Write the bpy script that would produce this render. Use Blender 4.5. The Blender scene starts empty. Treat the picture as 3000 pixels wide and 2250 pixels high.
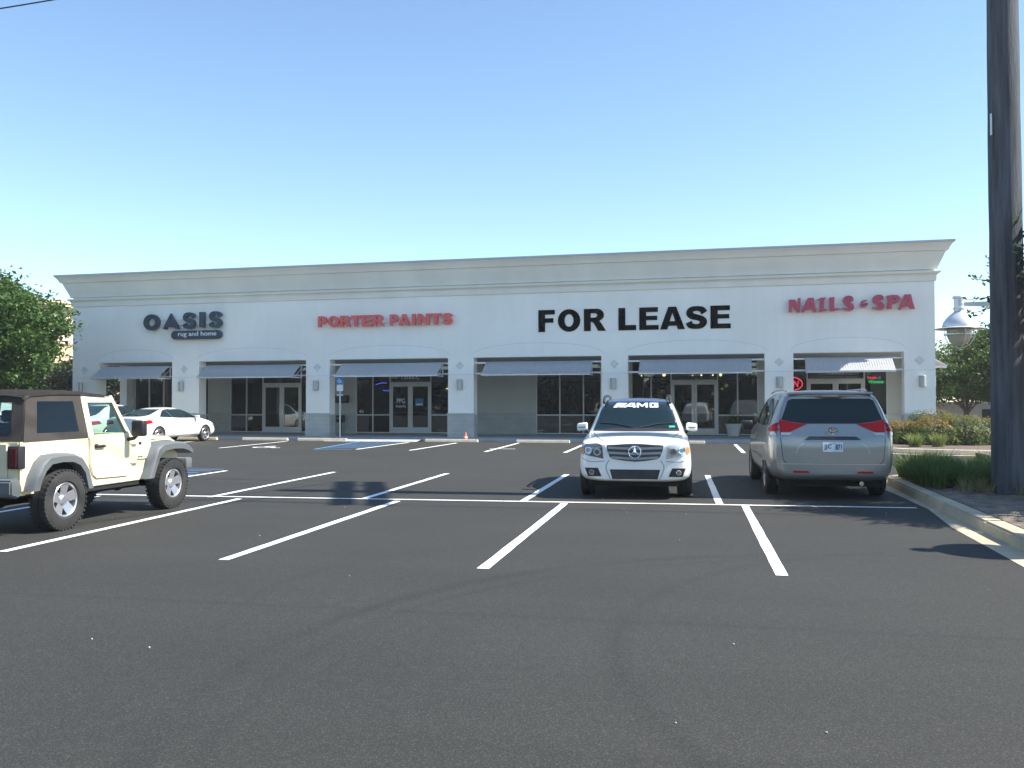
import bpy, bmesh, math, random
from mathutils import Vector, Matrix
from mathutils.bvhtree import BVHTree
import numpy as np
R = math.radians
S = bpy.context.scene
COL = S.collection
random.seed(7); rng = np.random.default_rng(11)

# ------------------------------------------------------------ camera, sky, sun, exposure
cd = bpy.data.cameras.new("camera"); cam = bpy.data.objects.new("camera", cd); COL.objects.link(cam)
cd.sensor_width = 36; cd.lens = 31.46; cd.clip_start = .1; cd.clip_end = 3000
cr = Vector((.97394851, .22676047, -.0019995)); cu = Vector((.0070219, -.02134403, .99974753)); cf = Vector((-.22666054, .97371665, .02238028))
cam.matrix_world = Matrix(((cr.x, cu.x, -cf.x, 0), (cr.y, cu.y, -cf.y, 0), (cr.z, cu.z, -cf.z, 1.58), (0, 0, 0, 1)))
S.camera = cam
SUN_EL, SUN_AZ = 49.0, 3.0          # azimuth from +X towards +Y
w = bpy.data.worlds.new("World"); S.world = w; w.use_nodes = True
nt = w.node_tree; sky = nt.nodes.new('ShaderNodeTexSky'); sky.sky_type = 'NISHITA'; sky.sun_disc = False
sky.sun_elevation = R(SUN_EL); sky.sun_rotation = R(90 - SUN_AZ); sky.air_density = 1.0; sky.dust_density = .05; sky.ozone_density = 1.7; sky.altitude = 0
bg = nt.nodes['Background']; bg.inputs['Strength'].default_value = .12
tint = nt.nodes.new('ShaderNodeMix'); tint.data_type = 'RGBA'; tint.blend_type = 'MULTIPLY'; tint.inputs[0].default_value = 1; tint.inputs[7].default_value = (.925, .985, 1, 1)   # the camera's cyan white balance
nt.links.new(sky.outputs[0], tint.inputs[6]); nt.links.new(tint.outputs[2], bg.inputs[0])
ld = bpy.data.lights.new("sun", 'SUN'); ld.energy = 5.0; ld.angle = R(.55); ld.color = (1, .95, .86)
sun = bpy.data.objects.new("sun", ld); COL.objects.link(sun)
sd = Vector((math.cos(R(SUN_EL)) * math.cos(R(SUN_AZ)), math.cos(R(SUN_EL)) * math.sin(R(SUN_AZ)), math.sin(R(SUN_EL))))
sun.rotation_euler = sd.to_track_quat('Z', 'Y').to_euler(); sun.location = (60, 0, 60)
S.view_settings.view_transform = 'Standard'; S.view_settings.look = 'None'; S.view_settings.gamma = 1
S.view_settings.exposure = 1.05
S.render.engine = 'CYCLES'

# ------------------------------------------------------------ materials
MATS = {}
def N(nt, t, **k):
    n = nt.nodes.new(t)
    for a, b in k.items():
        if a in n.inputs: n.inputs[a].default_value = b
        else: setattr(n, a, b)
    return n
def pmat(name, col, rough=.6, metal=0, coat=0, var=.08, scale=3, bump=0, bscale=60, emit=None, es=0, spec=.5, detail=5, stretch=None, c2=None):
    """procedural material: base colour varied by noise, optional bump"""
    if name in MATS: return MATS[name]
    m = bpy.data.materials.new(name); m.use_nodes = True; t = m.node_tree; b = t.nodes['Principled BSDF']
    b.inputs['Roughness'].default_value = rough; b.inputs['Metallic'].default_value = metal
    b.inputs['Coat Weight'].default_value = coat; b.inputs['Coat Roughness'].default_value = .06
    b.inputs['Specular IOR Level'].default_value = spec
    tc = N(t, 'ShaderNodeTexCoord'); src = tc.outputs['Object']
    if stretch:
        mp = N(t, 'ShaderNodeMapping'); mp.inputs['Scale'].default_value = stretch; t.links.new(src, mp.inputs[0]); src = mp.outputs[0]
    nz = N(t, 'ShaderNodeTexNoise'); nz.inputs['Scale'].default_value = scale; nz.inputs['Detail'].default_value = detail
    t.links.new(src, nz.inputs['Vector'])
    r = N(t, 'ShaderNodeValToRGB'); e = r.color_ramp.elements
    lo = c2 if c2 else tuple(c * (1 - var) for c in col); hi = tuple(min(1, c * (1 + var)) for c in col)
    e[0].position = .3; e[1].position = .7; e[0].color = (*lo, 1); e[1].color = (*hi, 1)
    t.links.new(nz.outputs[0], r.inputs[0]); t.links.new(r.outputs[0], b.inputs['Base Color'])
    if bump:
        n2 = N(t, 'ShaderNodeTexNoise'); n2.inputs['Scale'].default_value = bscale; n2.inputs['Detail'].default_value = 4; t.links.new(src, n2.inputs['Vector'])
        bp = N(t, 'ShaderNodeBump'); bp.inputs['Strength'].default_value = bump; bp.inputs['Distance'].default_value = .02
        t.links.new(n2.outputs[0], bp.inputs['Height']); t.links.new(bp.outputs[0], b.inputs['Normal'])
    if emit:
        b.inputs['Emission Color'].default_value = (*emit, 1); b.inputs['Emission Strength'].default_value = es
    MATS[name] = m; return m
def glassmat(name, tint, ior=1.5, extra=0.0):
    m = bpy.data.materials.new(name); m.use_nodes = True; t = m.node_tree; t.nodes.remove(t.nodes['Principled BSDF'])
    tr = N(t, 'ShaderNodeBsdfTransparent'); tr.inputs[0].default_value = (*tint, 1)
    gl = N(t, 'ShaderNodeBsdfGlossy'); gl.inputs['Roughness'].default_value = .015; gl.inputs[0].default_value = (.95, .97, 1, 1)
    tc = N(t, 'ShaderNodeTexCoord'); nz = N(t, 'ShaderNodeTexNoise'); nz.inputs['Scale'].default_value = .7; nz.inputs['Detail'].default_value = 1; t.links.new(tc.outputs['Object'], nz.inputs['Vector'])
    bp = N(t, 'ShaderNodeBump'); bp.inputs['Strength'].default_value = .04; bp.inputs['Distance'].default_value = .05
    t.links.new(nz.outputs[0], bp.inputs['Height']); t.links.new(bp.outputs[0], gl.inputs['Normal'])
    fr = N(t, 'ShaderNodeFresnel'); fr.inputs[0].default_value = ior
    ad = N(t, 'ShaderNodeMath', operation='ADD'); ad.inputs[1].default_value = extra; t.links.new(fr.outputs[0], ad.inputs[0])
    mx = N(t, 'ShaderNodeMixShader'); t.links.new(ad.outputs[0], mx.inputs[0]); t.links.new(tr.outputs[0], mx.inputs[1]); t.links.new(gl.outputs[0], mx.inputs[2])
    t.links.new(mx.outputs[0], t.nodes['Material Output'].inputs[0]); MATS[name] = m; return m
def leafmat(name, cols, trans=.3, rough=.5):
    m = bpy.data.materials.new(name); m.use_nodes = True; t = m.node_tree; b = t.nodes['Principled BSDF']
    g = N(t, 'ShaderNodeNewGeometry'); r = N(t, 'ShaderNodeValToRGB'); r.color_ramp.interpolation = 'LINEAR'
    e = r.color_ramp.elements
    for i, c in enumerate(cols):
        el = e[i] if i < 2 else e.new(i / (len(cols) - 1))
        el.color = (*c, 1)
    for i, el in enumerate(sorted(e, key=lambda q: q.position)): pass
    e[0].position = 0; e[len(e) - 1].position = 1
    t.links.new(g.outputs['Random Per Island'], r.inputs[0]); t.links.new(r.outputs[0], b.inputs['Base Color'])
    b.inputs['Roughness'].default_value = rough; b.inputs['Specular IOR Level'].default_value = .35
    tl = N(t, 'ShaderNodeBsdfTranslucent'); t.links.new(r.outputs[0], tl.inputs[0])
    mx = N(t, 'ShaderNodeMixShader'); mx.inputs[0].default_value = trans
    t.links.new(b.outputs[0], mx.inputs[1]); t.links.new(tl.outputs[0], mx.inputs[2]); t.links.new(mx.outputs[0], t.nodes['Material Output'].inputs[0])
    MATS[name] = m; return m

def asphalt_mat():
    m = bpy.data.materials.new('asphalt'); m.use_nodes = True; t = m.node_tree; b = t.nodes['Principled BSDF']
    tc = N(t, 'ShaderNodeTexCoord'); V = tc.outputs['Object']
    def noise(sc, d, stretch=None, dist=0):
        n = N(t, 'ShaderNodeTexNoise'); n.inputs['Scale'].default_value = sc; n.inputs['Detail'].default_value = d; n.inputs['Distortion'].default_value = dist
        if stretch:
            mp = N(t, 'ShaderNodeMapping'); mp.inputs['Scale'].default_value = stretch; t.links.new(V, mp.inputs[0]); t.links.new(mp.outputs[0], n.inputs['Vector'])
        else: t.links.new(V, n.inputs['Vector'])
        return n.outputs[0]
    def mth(op, a, b2, c=None):
        n = N(t, 'ShaderNodeMath', operation=op)
        for i, q in enumerate((a, b2, c)):
            if q is None: continue
            if isinstance(q, (int, float)): n.inputs[i].default_value = q
            else: t.links.new(q, n.inputs[i])
        return n.outputs[0]
    agg = noise(120, 5); mid = noise(9, 4); big = noise(.35, 4, dist=.6); streak = noise(.5, 4, (.25, 2.2, 1))
    # aggregate speckle: voronoi cells, some pale
    vo = N(t, 'ShaderNodeTexVoronoi'); vo.inputs['Scale'].default_value = 150; t.links.new(V, vo.inputs['Vector'])
    sepc = N(t, 'ShaderNodeSeparateColor'); t.links.new(vo.outputs['Color'], sepc.inputs[0])
    pale = mth('MULTIPLY', mth('POWER', sepc.outputs[0], 5.0), .036)
    val = mth('MULTIPLY_ADD', agg, .046, .001)
    val = mth('ADD', val, pale)
    fac = mth('MULTIPLY_ADD', big, .40, .80)
    fac = mth('MULTIPLY', fac, mth('MULTIPLY_ADD', streak, .30, .85))
    fac = mth('MULTIPLY', fac, mth('MULTIPLY_ADD', mid, .24, .88))
    # turning tyre scuffs: thin dark arcs rubbed on the surface
    sep = N(t, 'ShaderNodeSeparateXYZ'); t.links.new(V, sep.inputs[0])
    for cx, cy, rad, wd, dep in ((1.9, 5.2, 4.75, .14, .28), (1.9, 5.2, 4.45, .08, .18), (3.6, 6.3, 4.3, .12, .20), (-.6, 7.2, 3.2, .08, .10), (6, 22.5, 9.8, .16, .12), (5.2, 22, 8.1, .12, .10)):
        dx = mth('SUBTRACT', sep.outputs[0], cx); dy = mth('SUBTRACT', sep.outputs[1], cy)
        rr = mth('SQRT', mth('ADD', mth('MULTIPLY', dx, dx), mth('MULTIPLY', dy, dy)), None)
        k = mth('ABSOLUTE', mth('SUBTRACT', rr, rad), None)
        k = N(t, 'ShaderNodeMapRange'); t.links.new(mth('ABSOLUTE', mth('SUBTRACT', rr, rad), None), k.inputs[0]); k.inputs[1].default_value = 0; k.inputs[2].default_value = wd; k.inputs[3].default_value = dep; k.inputs[4].default_value = 0
        side = N(t, 'ShaderNodeMapRange'); t.links.new(big, side.inputs[0]); side.inputs[1].default_value = .35; side.inputs[2].default_value = .6
        fac = mth('MULTIPLY', fac, mth('SUBTRACT', 1.0, mth('MULTIPLY', k.outputs[0], side.outputs[0])))
    # paving joint between two passes of the paver
    for sx_, c0, dep in ((.045, 24.4, .16), (.03, 6.6, .10)):
        q = mth('ABSOLUTE', mth('ADD', mth('SUBTRACT', sep.outputs[1], c0), mth('MULTIPLY_ADD', mid, .06, mth('MULTIPLY', sep.outputs[0], -sx_))), None)
        k = N(t, 'ShaderNodeMapRange'); t.links.new(q, k.inputs[0]); k.inputs[1].default_value = .02; k.inputs[2].default_value = .07; k.inputs[3].default_value = dep; k.inputs[4].default_value = 0
        fac = mth('MULTIPLY', fac, mth('SUBTRACT', 1.0, k.outputs[0]))
    # oil drips in the stalls
    vo2 = N(t, 'ShaderNodeTexVoronoi'); vo2.inputs['Scale'].default_value = .42; t.links.new(V, vo2.inputs['Vector'])
    k = N(t, 'ShaderNodeMapRange'); t.links.new(mth('ADD', vo2.outputs['Distance'], mth('MULTIPLY_ADD', mid, .10, -.05)), k.inputs[0]); k.inputs[1].default_value = .02; k.inputs[2].default_value = .10; k.inputs[3].default_value = .30; k.inputs[4].default_value = 0
    fac = mth('MULTIPLY', fac, mth('SUBTRACT', 1.0, k.outputs[0]))
    val = mth('MULTIPLY', val, fac)
    cc = N(t, 'ShaderNodeCombineColor'); t.links.new(mth('MULTIPLY', val, 1.07), cc.inputs[0]); t.links.new(mth('MULTIPLY', val, 1.05), cc.inputs[1]); t.links.new(mth('MULTIPLY', val, .93), cc.inputs[2])
    t.links.new(cc.outputs[0], b.inputs['Base Color']); b.inputs['Roughness'].default_value = .82; b.inputs['Specular IOR Level'].default_value = .35
    bp = N(t, 'ShaderNodeBump'); bp.inputs['Strength'].default_value = .45; bp.inputs['Distance'].default_value = .006
    t.links.new(agg, bp.inputs['Height']); t.links.new(bp.outputs[0], b.inputs['Normal']); MATS['asphalt'] = m; return m
ASPH = asphalt_mat()
def stucco_mat():
    m = bpy.data.materials.new('stucco'); m.use_nodes = True; t = m.node_tree; b = t.nodes['Principled BSDF']
    tc = N(t, 'ShaderNodeTexCoord'); V = tc.outputs['Object']
    n1 = N(t, 'ShaderNodeTexNoise'); n1.inputs['Scale'].default_value = .45; n1.inputs['Detail'].default_value = 5; t.links.new(V, n1.inputs['Vector'])
    mp = N(t, 'ShaderNodeMapping'); mp.inputs['Scale'].default_value = (2.2, 1, .16); t.links.new(V, mp.inputs[0])
    n2 = N(t, 'ShaderNodeTexNoise'); n2.inputs['Scale'].default_value = 1.4; n2.inputs['Detail'].default_value = 6; t.links.new(mp.outputs[0], n2.inputs['Vector'])
    mxf = N(t, 'ShaderNodeMath', operation='MULTIPLY_ADD'); t.links.new(n2.outputs[0], mxf.inputs[0]); mxf.inputs[1].default_value = .30; 
    m2 = N(t, 'ShaderNodeMath', operation='MULTIPLY'); t.links.new(n1.outputs[0], m2.inputs[0]); m2.inputs[1].default_value = .70; t.links.new(m2.outputs[0], mxf.inputs[2])
    r = N(t, 'ShaderNodeValToRGB'); e = r.color_ramp.elements; e[0].position = .34; e[1].position = .60; e[0].color = (.85, .83, .76, 1); e[1].color = (.93, .91, .84, 1)
    t.links.new(mxf.outputs[0], r.inputs[0]); t.links.new(r.outputs[0], b.inputs['Base Color']); b.inputs['Roughness'].default_value = .85
    n3 = N(t, 'ShaderNodeTexNoise'); n3.inputs['Scale'].default_value = 40; n3.inputs['Detail'].default_value = 5; t.links.new(V, n3.inputs['Vector'])
    bp = N(t, 'ShaderNodeBump'); bp.inputs['Strength'].default_value = .25; bp.inputs['Distance'].default_value = .01
    t.links.new(n3.outputs[0], bp.inputs['Height']); t.links.new(bp.outputs[0], b.inputs['Normal']); MATS['stucco'] = m; return m
STUCCO = stucco_mat()
CORN = pmat('cornice_stucco', (.80, .78, .71), .85, var=.06, scale=.8, bump=.15, bscale=50, stretch=(1, 1, .4))
GROOVE = pmat('reveal_shadow', (.68, .69, .68), .9, scale=2)
def block_mat():
    m = bpy.data.materials.new('split_block'); m.use_nodes = True; t = m.node_tree; b = t.nodes['Principled BSDF']
    tc = N(t, 'ShaderNodeTexCoord'); sp = N(t, 'ShaderNodeSeparateXYZ'); cb = N(t, 'ShaderNodeCombineXYZ'); t.links.new(tc.outputs['Object'], sp.inputs[0])
    ad = N(t, 'ShaderNodeMath', operation='ADD'); t.links.new(sp.outputs[0], ad.inputs[0]); t.links.new(sp.outputs[1], ad.inputs[1])
    t.links.new(ad.outputs[0], cb.inputs[0]); t.links.new(sp.outputs[2], cb.inputs[1])
    mp = N(t, 'ShaderNodeMapping'); mp.inputs['Location'].default_value = (0, -.148, 0); t.links.new(cb.outputs[0], mp.inputs[0])
    br = N(t, 'ShaderNodeTexBrick'); br.offset = .5; br.inputs['Scale'].default_value = 1; br.inputs['Brick Width'].default_value = .41; br.inputs['Row Height'].default_value = .205
    br.inputs['Mortar Size'].default_value = .008; br.inputs['Color1'].default_value = (.54, .545, .495, 1); br.inputs['Color2'].default_value = (.50, .505, .46, 1); br.inputs['Mortar'].default_value = (.60, .61, .57, 1)
    t.links.new(mp.outputs[0], br.inputs['Vector']); 
    nz = N(t, 'ShaderNodeTexNoise'); nz.inputs['Scale'].default_value = 2; nz.inputs['Detail'].default_value = 6; t.links.new(tc.outputs['Object'], nz.inputs['Vector'])
    mx = N(t, 'ShaderNodeMix', data_type='RGBA', blend_type='MULTIPLY'); mx.inputs[0].default_value = .35
    t.links.new(br.outputs[0], mx.inputs[6]); t.links.new(nz.outputs[0], mx.inputs[7]); t.links.new(mx.outputs[2], b.inputs['Base Color'])
    b.inputs['Roughness'].default_value = .9; bp = N(t, 'ShaderNodeBump'); bp.inputs['Strength'].default_value = .4; bp.inputs['Distance'].default_value = .01
    t.links.new(nz.outputs[0], bp.inputs['Height']); t.links.new(bp.outputs[0], b.inputs['Normal']); MATS['block'] = m; return m
BLOCK = block_mat()
WHITELINE = pmat('line_paint', (.80, .80, .77), .7, scale=26, bump=.3, bscale=120, c2=(.50, .50, .48), detail=9); WHITELINE.node_tree.nodes['Color Ramp'].color_ramp.elements[0].position = .32; WHITELINE.node_tree.nodes['Color Ramp'].color_ramp.elements[1].position = .42
BLUELINE = pmat('blue_line_paint', (.10, .26, .50), .7, var=.12, scale=14)
CONC = pmat('concrete', (.46, .385, .27), .9, var=.16, scale=2.2, bump=.3, bscale=60)
CONC2 = pmat('sidewalk_concrete', (.36, .37, .365), .9, var=.12, scale=1.1, bump=.2, bscale=50)
STOPC = pmat('wheel_stop_concrete', (.62, .55, .42), .9, var=.12, scale=7, bump=.3, bscale=60)
ALU = pmat('aluminium', (.58, .57, .53), .45, metal=.2, var=.05)
GALV = pmat('galvanised', (.68, .69, .70), .45, metal=.15, var=.03, scale=5)
LAMPW = pmat('lamp_white_metal', (.66, .67, .68), .3, metal=.35, var=.04)
WALLMET = pmat('wall_lamp_metal', (.42, .44, .44), .4, metal=.4, var=.05)
BLACKP = pmat('black_plastic', (.018, .018, .02), .5, var=.1)
TYRE = pmat('tyre_rubber', (.028, .027, .026), .85, var=.25, scale=8)
RIM = pmat('alloy', (.62, .62, .63), .28, metal=.8, var=.05)
CHROME = pmat('chrome', (.8, .81, .83), .12, metal=1, var=.02)
CARGLASS = pmat('car_glass', (.008, .018, .022), .04, var=.02, spec=.35)
WELL = pmat('wheel_well', (.01, .01, .01), .9, var=.1)
GAP = pmat('panel_gap', (.02, .02, .02), .8, var=.1)
WOODP = pmat('pole_wood', (.085, .088, .100), .85, var=.5, scale=2.4, bump=.9, bscale=18, stretch=(5, 5, .35), detail=8)
BARK = pmat('bark', (.12, .09, .065), .9, var=.35, scale=6, bump=.8, bscale=25, stretch=(3, 3, .6))
PANE = glassmat('shop_glass', (.42, .46, .45), 1.5, .05)
JGLASS = glassmat('jeep_glass', (.62, .78, .70), 1.45, .02)
VINYL = glassmat('vinyl_window', (.62, .70, .78), 1.4, .0)
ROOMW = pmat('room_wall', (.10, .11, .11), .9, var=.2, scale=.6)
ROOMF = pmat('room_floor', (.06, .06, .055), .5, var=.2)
BULB = pmat('bulb', (1, .9, .6), .4, emit=(1, .74, .32), es=4)
MULCH = pmat('mulch', (.13, .095, .075), .95, var=.5, scale=14, bump=1, bscale=40)
SOIL = pmat('soil', (.17, .135, .105), .95, var=.45, scale=5, bump=1, bscale=40, detail=9)

# ------------------------------------------------------------ helpers
def tag(o, label=None, cat=None, group=None, kind=None):
    if label: o['label'] = label
    if cat: o['category'] = cat
    if group: o['group'] = group
    if kind: o['kind'] = kind
    return o
def link(o, parent=None):
    COL.objects.link(o)
    if parent is not None: o.parent = parent
    return o
def empty(name, loc=(0, 0, 0), rz=0, label=None, cat=None, group=None):
    o = bpy.data.objects.new(name, None); COL.objects.link(o); o.location = loc; o.rotation_euler = (0, 0, rz); o.empty_display_size = .2
    return tag(o, label, cat, group)
def mk(name, bm, mat, parent=None, smooth=None, loc=None):
    me = bpy.data.meshes.new(name); bmesh.ops.recalc_face_normals(bm, faces=bm.faces[:]) if smooth != 'keep' else None
    bm.to_mesh(me); bm.free()
    for m in (mat if isinstance(mat, (list, tuple)) else [mat]): me.materials.append(m)
    if smooth and smooth != 'keep':
        for p in me.polygons: p.use_smooth = True
        me.set_sharp_from_angle(angle=R(smooth if smooth is not True else 40))
    o = bpy.data.objects.new(name, me); link(o, parent)
    if loc: o.location = loc
    return o
def copy_tree(o, parent=None):
    c = o.copy(); COL.objects.link(c)
    if parent is not None: c.parent = parent
    for ch in list(o.children): copy_tree(ch, c)
    return c
def B(): return bmesh.new()
def box(bm, x0, x1, y0, y1, z0, z1, mi=0, M=None):
    v = [bm.verts.new((x, y, z)) for x in (x0, x1) for y in (y0, y1) for z in (z0, z1)]
    if M is not None:
        for q in v: q.co = M @ q.co
    for f in ((0, 1, 3, 2), (4, 6, 7, 5), (0, 4, 5, 1), (2, 3, 7, 6), (0, 2, 6, 4), (1, 5, 7, 3)):
        bm.faces.new([v[i] for i in f]).material_index = mi
    return v
def bbox(bm, x0, x1, y0, y1, z0, z1, bev=.01, seg=2, mi=0, M=None):
    v = box(bm, x0, x1, y0, y1, z0, z1, mi, M)
    es = list({e for q in v for e in q.link_edges})
    bmesh.ops.bevel(bm, geom=es, offset=bev, segments=seg, affect='EDGES', profile=.5)
def prism(bm, poly, axis, a, b, mi=0, M=None):
    """poly 2D list extruded along axis between a and b ('x': poly=(y,z); 'y': (x,z); 'z': (x,y))"""
    def P(p, t): return {'x': (t, p[0], p[1]), 'y': (p[0], t, p[1]), 'z': (p[0], p[1], t)}[axis]
    A = [bm.verts.new(P(p, a)) for p in poly]; Bv = [bm.verts.new(P(p, b)) for p in poly]
    if M is not None:
        for q in A + Bv: q.co = M @ q.co
    fs = [bm.faces.new(A), bm.faces.new(Bv[::-1])]
    n = len(poly)
    for i in range(n): fs.append(bm.faces.new((A[i], Bv[i], Bv[(i + 1) % n], A[(i + 1) % n])))
    for f in fs: f.material_index = mi
    return A + Bv
def tube(bm, pts, r, n=8, mi=0, cap=True):
    """tapered tube along pts; r number or list"""
    pts = [Vector(p) for p in pts]; rs = r if isinstance(r, (list, tuple)) else [r] * len(pts)
    rings = []; prev = None
    for i, p in enumerate(pts):
        d = (pts[min(i + 1, len(pts) - 1)] - pts[max(i - 1, 0)])
        if d.length < 1e-9: d = Vector((0, 0, 1))
        d.normalize()
        if prev is None: u = d.orthogonal().normalized()
        else: u = (prev - d * prev.dot(d)).normalized()
        prev = u; v = d.cross(u)
        rings.append([bm.verts.new(p + (u * math.cos(a) + v * math.sin(a)) * rs[i]) for a in (2 * math.pi * k / n for k in range(n))])
    for i in range(len(rings) - 1):
        for k in range(n): bm.faces.new((rings[i][k], rings[i][(k + 1) % n], rings[i + 1][(k + 1) % n], rings[i + 1][k])).material_index = mi
    if cap:
        bm.faces.new(rings[0][::-1]).material_index = mi; bm.faces.new(rings[-1]).material_index = mi
def lathe(bm, prof, M=None, n=32, mi=0, close=False):
    """prof (r,z) around z"""
    rings = []
    for r, z in prof:
        if r < 1e-6: rings.append([bm.verts.new((0, 0, z))])
        else: rings.append([bm.verts.new((r * math.cos(2 * math.pi * k / n), r * math.sin(2 * math.pi * k / n), z)) for k in range(n)])
    pr = list(zip(rings, rings[1:])) + ([(rings[-1], rings[0])] if close else [])
    for a, b in pr:
        for k in range(n):
            k2 = (k + 1) % n
            if len(a) == 1 and len(b) == 1: continue
            if len(a) == 1: f = (a[0], b[k], b[k2])
            elif len(b) == 1: f = (a[k], a[k2], b[0])
            else: f = (a[k], a[k2], b[k2], b[k])
            bm.faces.new(f).material_index = mi
    if M is not None:
        for rg in rings:
            for q in rg: q.co = M @ q.co
def sheet(name, poly, z, mat, label=None, kind='structure'):
    bm = B(); bm.faces.new([bm.verts.new((x, y, z)) for x, y in poly])
    o = mk(name, bm, mat, smooth='keep')
    if o.data.polygons[0].normal.z < 0: o.data.flip_normals()
    return tag(o, kind=kind)
def slab(name, poly, z0, z1, mat, bev=0):
    bm = B(); prism(bm, poly, 'z', z0, z1)
    if bev: bmesh.ops.bevel(bm, geom=[e for e in bm.edges if abs(e.verts[0].co.z - z1) < 1e-5 and abs(e.verts[1].co.z - z1) < 1e-5], offset=bev, segments=2, affect='EDGES')
    return tag(mk(name, bm, mat, smooth=35), kind='structure')
def arc(cx, cy, r, a0, a1, n=10, ry=None):
    ry = ry or r
    return [(cx + r * math.cos(R(a0 + (a1 - a0) * i / n)), cy + ry * math.sin(R(a0 + (a1 - a0) * i / n))) for i in range(n + 1)]
def catmull(P, n=6):
    out = []; P = [P[0]] + list(P) + [P[-1]]
    for i in range(1, len(P) - 2):
        for k in range(n):
            t = k / n; a, b, c, d = P[i - 1], P[i], P[i + 1], P[i + 2]
            out.append(tuple(.5 * (2 * b[j] + (c[j] - a[j]) * t + (2 * a[j] - 5 * b[j] + 4 * c[j] - d[j]) * t * t + (-a[j] + 3 * b[j] - 3 * c[j] + d[j]) * t ** 3) for j in range(len(b))))
    out.append(tuple(P[-2])); return out
def stroke(P, wd):
    """outline polygon around centreline; wd list or number = half widths"""
    ws = wd if isinstance(wd, (list, tuple)) else [wd] * len(P)
    Q = catmull([(p[0], p[1], q) for p, q in zip(P, ws)], 7); L, Rr = [], []
    for i, (x, y, h) in enumerate(Q):
        a = Q[max(i - 1, 0)]; b = Q[min(i + 1, len(Q) - 1)]; dx, dy = b[0] - a[0], b[1] - a[1]; l = math.hypot(dx, dy) or 1
        L.append((x - dy / l * h, y + dx / l * h)); Rr.append((x + dy / l * h, y - dx / l * h))
    return L + Rr[::-1]

# lettering ---------------------------------------------------------------
def curve_mesh(polys, extrude, bevel=0):
    """filled 2D outlines (even-odd) -> mesh in XY, extruded +-extrude"""
    c = bpy.data.curves.new('outline', 'CURVE'); c.dimensions = '2D'; c.fill_mode = 'BOTH'; c.extrude = extrude; c.bevel_depth = bevel
    for P in polys:
        s = c.splines.new('POLY'); s.points.add(len(P) - 1); s.use_cyclic_u = True
        for q, p in zip(s.points, P): q.co = (p[0], p[1], 0, 1)
    o = bpy.data.objects.new('tmp', c); COL.objects.link(o)
    me = bpy.data.meshes.new_from_object(o.evaluated_get(bpy.context.evaluated_depsgraph_get()))
    bpy.data.objects.remove(o); bpy.data.curves.remove(c); return me
def text_mesh(body, extrude=0, offset=0, shear=0):
    c = bpy.data.curves.new('txt', 'FONT'); c.body = body; c.extrude = extrude; c.offset = offset; c.shear = shear
    o = bpy.data.objects.new('tmp', c); COL.objects.link(o)
    me = bpy.data.meshes.new_from_object(o.evaluated_get(bpy.context.evaluated_depsgraph_get()))
    bpy.data.objects.remove(o); bpy.data.curves.remove(c); return me
def place_mesh(name, me, mat, parent, M, fit=None):
    """fit=(w,h): rescale XY bounds to w,h with lower-left at 0"""
    if fit:
        xs = [v.co.x for v in me.vertices]; ys = [v.co.y for v in me.vertices]
        x0, x1, y0, y1 = min(xs), max(xs), min(ys), max(ys)
        for v in me.vertices: v.co.x = (v.co.x - x0) / (x1 - x0) * fit[0]; v.co.y = (v.co.y - y0) / (y1 - y0) * fit[1]
    me.transform(M); me.materials.clear(); me.materials.append(mat); me.name = name
    o = bpy.data.objects.new(name, me); link(o, parent); return o
def WM(x, y, z):   # XY plane -> facade plane facing -Y
    return Matrix.Translation((x, y, z)) @ Matrix.Rotation(R(90), 4, 'X')
def stroke_mesh(P, ws, dep):
    Q = stroke(P, ws); n = len(Q) // 2; bm = B()
    for i in range(n - 1):
        a = [Q[i], Q[i + 1], Q[-2 - i], Q[-1 - i]]; d = dep + i * .0004
        A = [bm.verts.new((x, y, d)) for x, y in a]; C_ = [bm.verts.new((x, y, -dep)) for x, y in a]; bm.faces.new(A)
        for k in range(4): bm.faces.new((A[k], A[(k + 1) % 4], C_[(k + 1) % 4], C_[k]))
    bmesh.ops.recalc_face_normals(bm, faces=bm.faces[:]); me = bpy.data.meshes.new('stroke'); bm.to_mesh(me); bm.free(); return me
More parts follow.
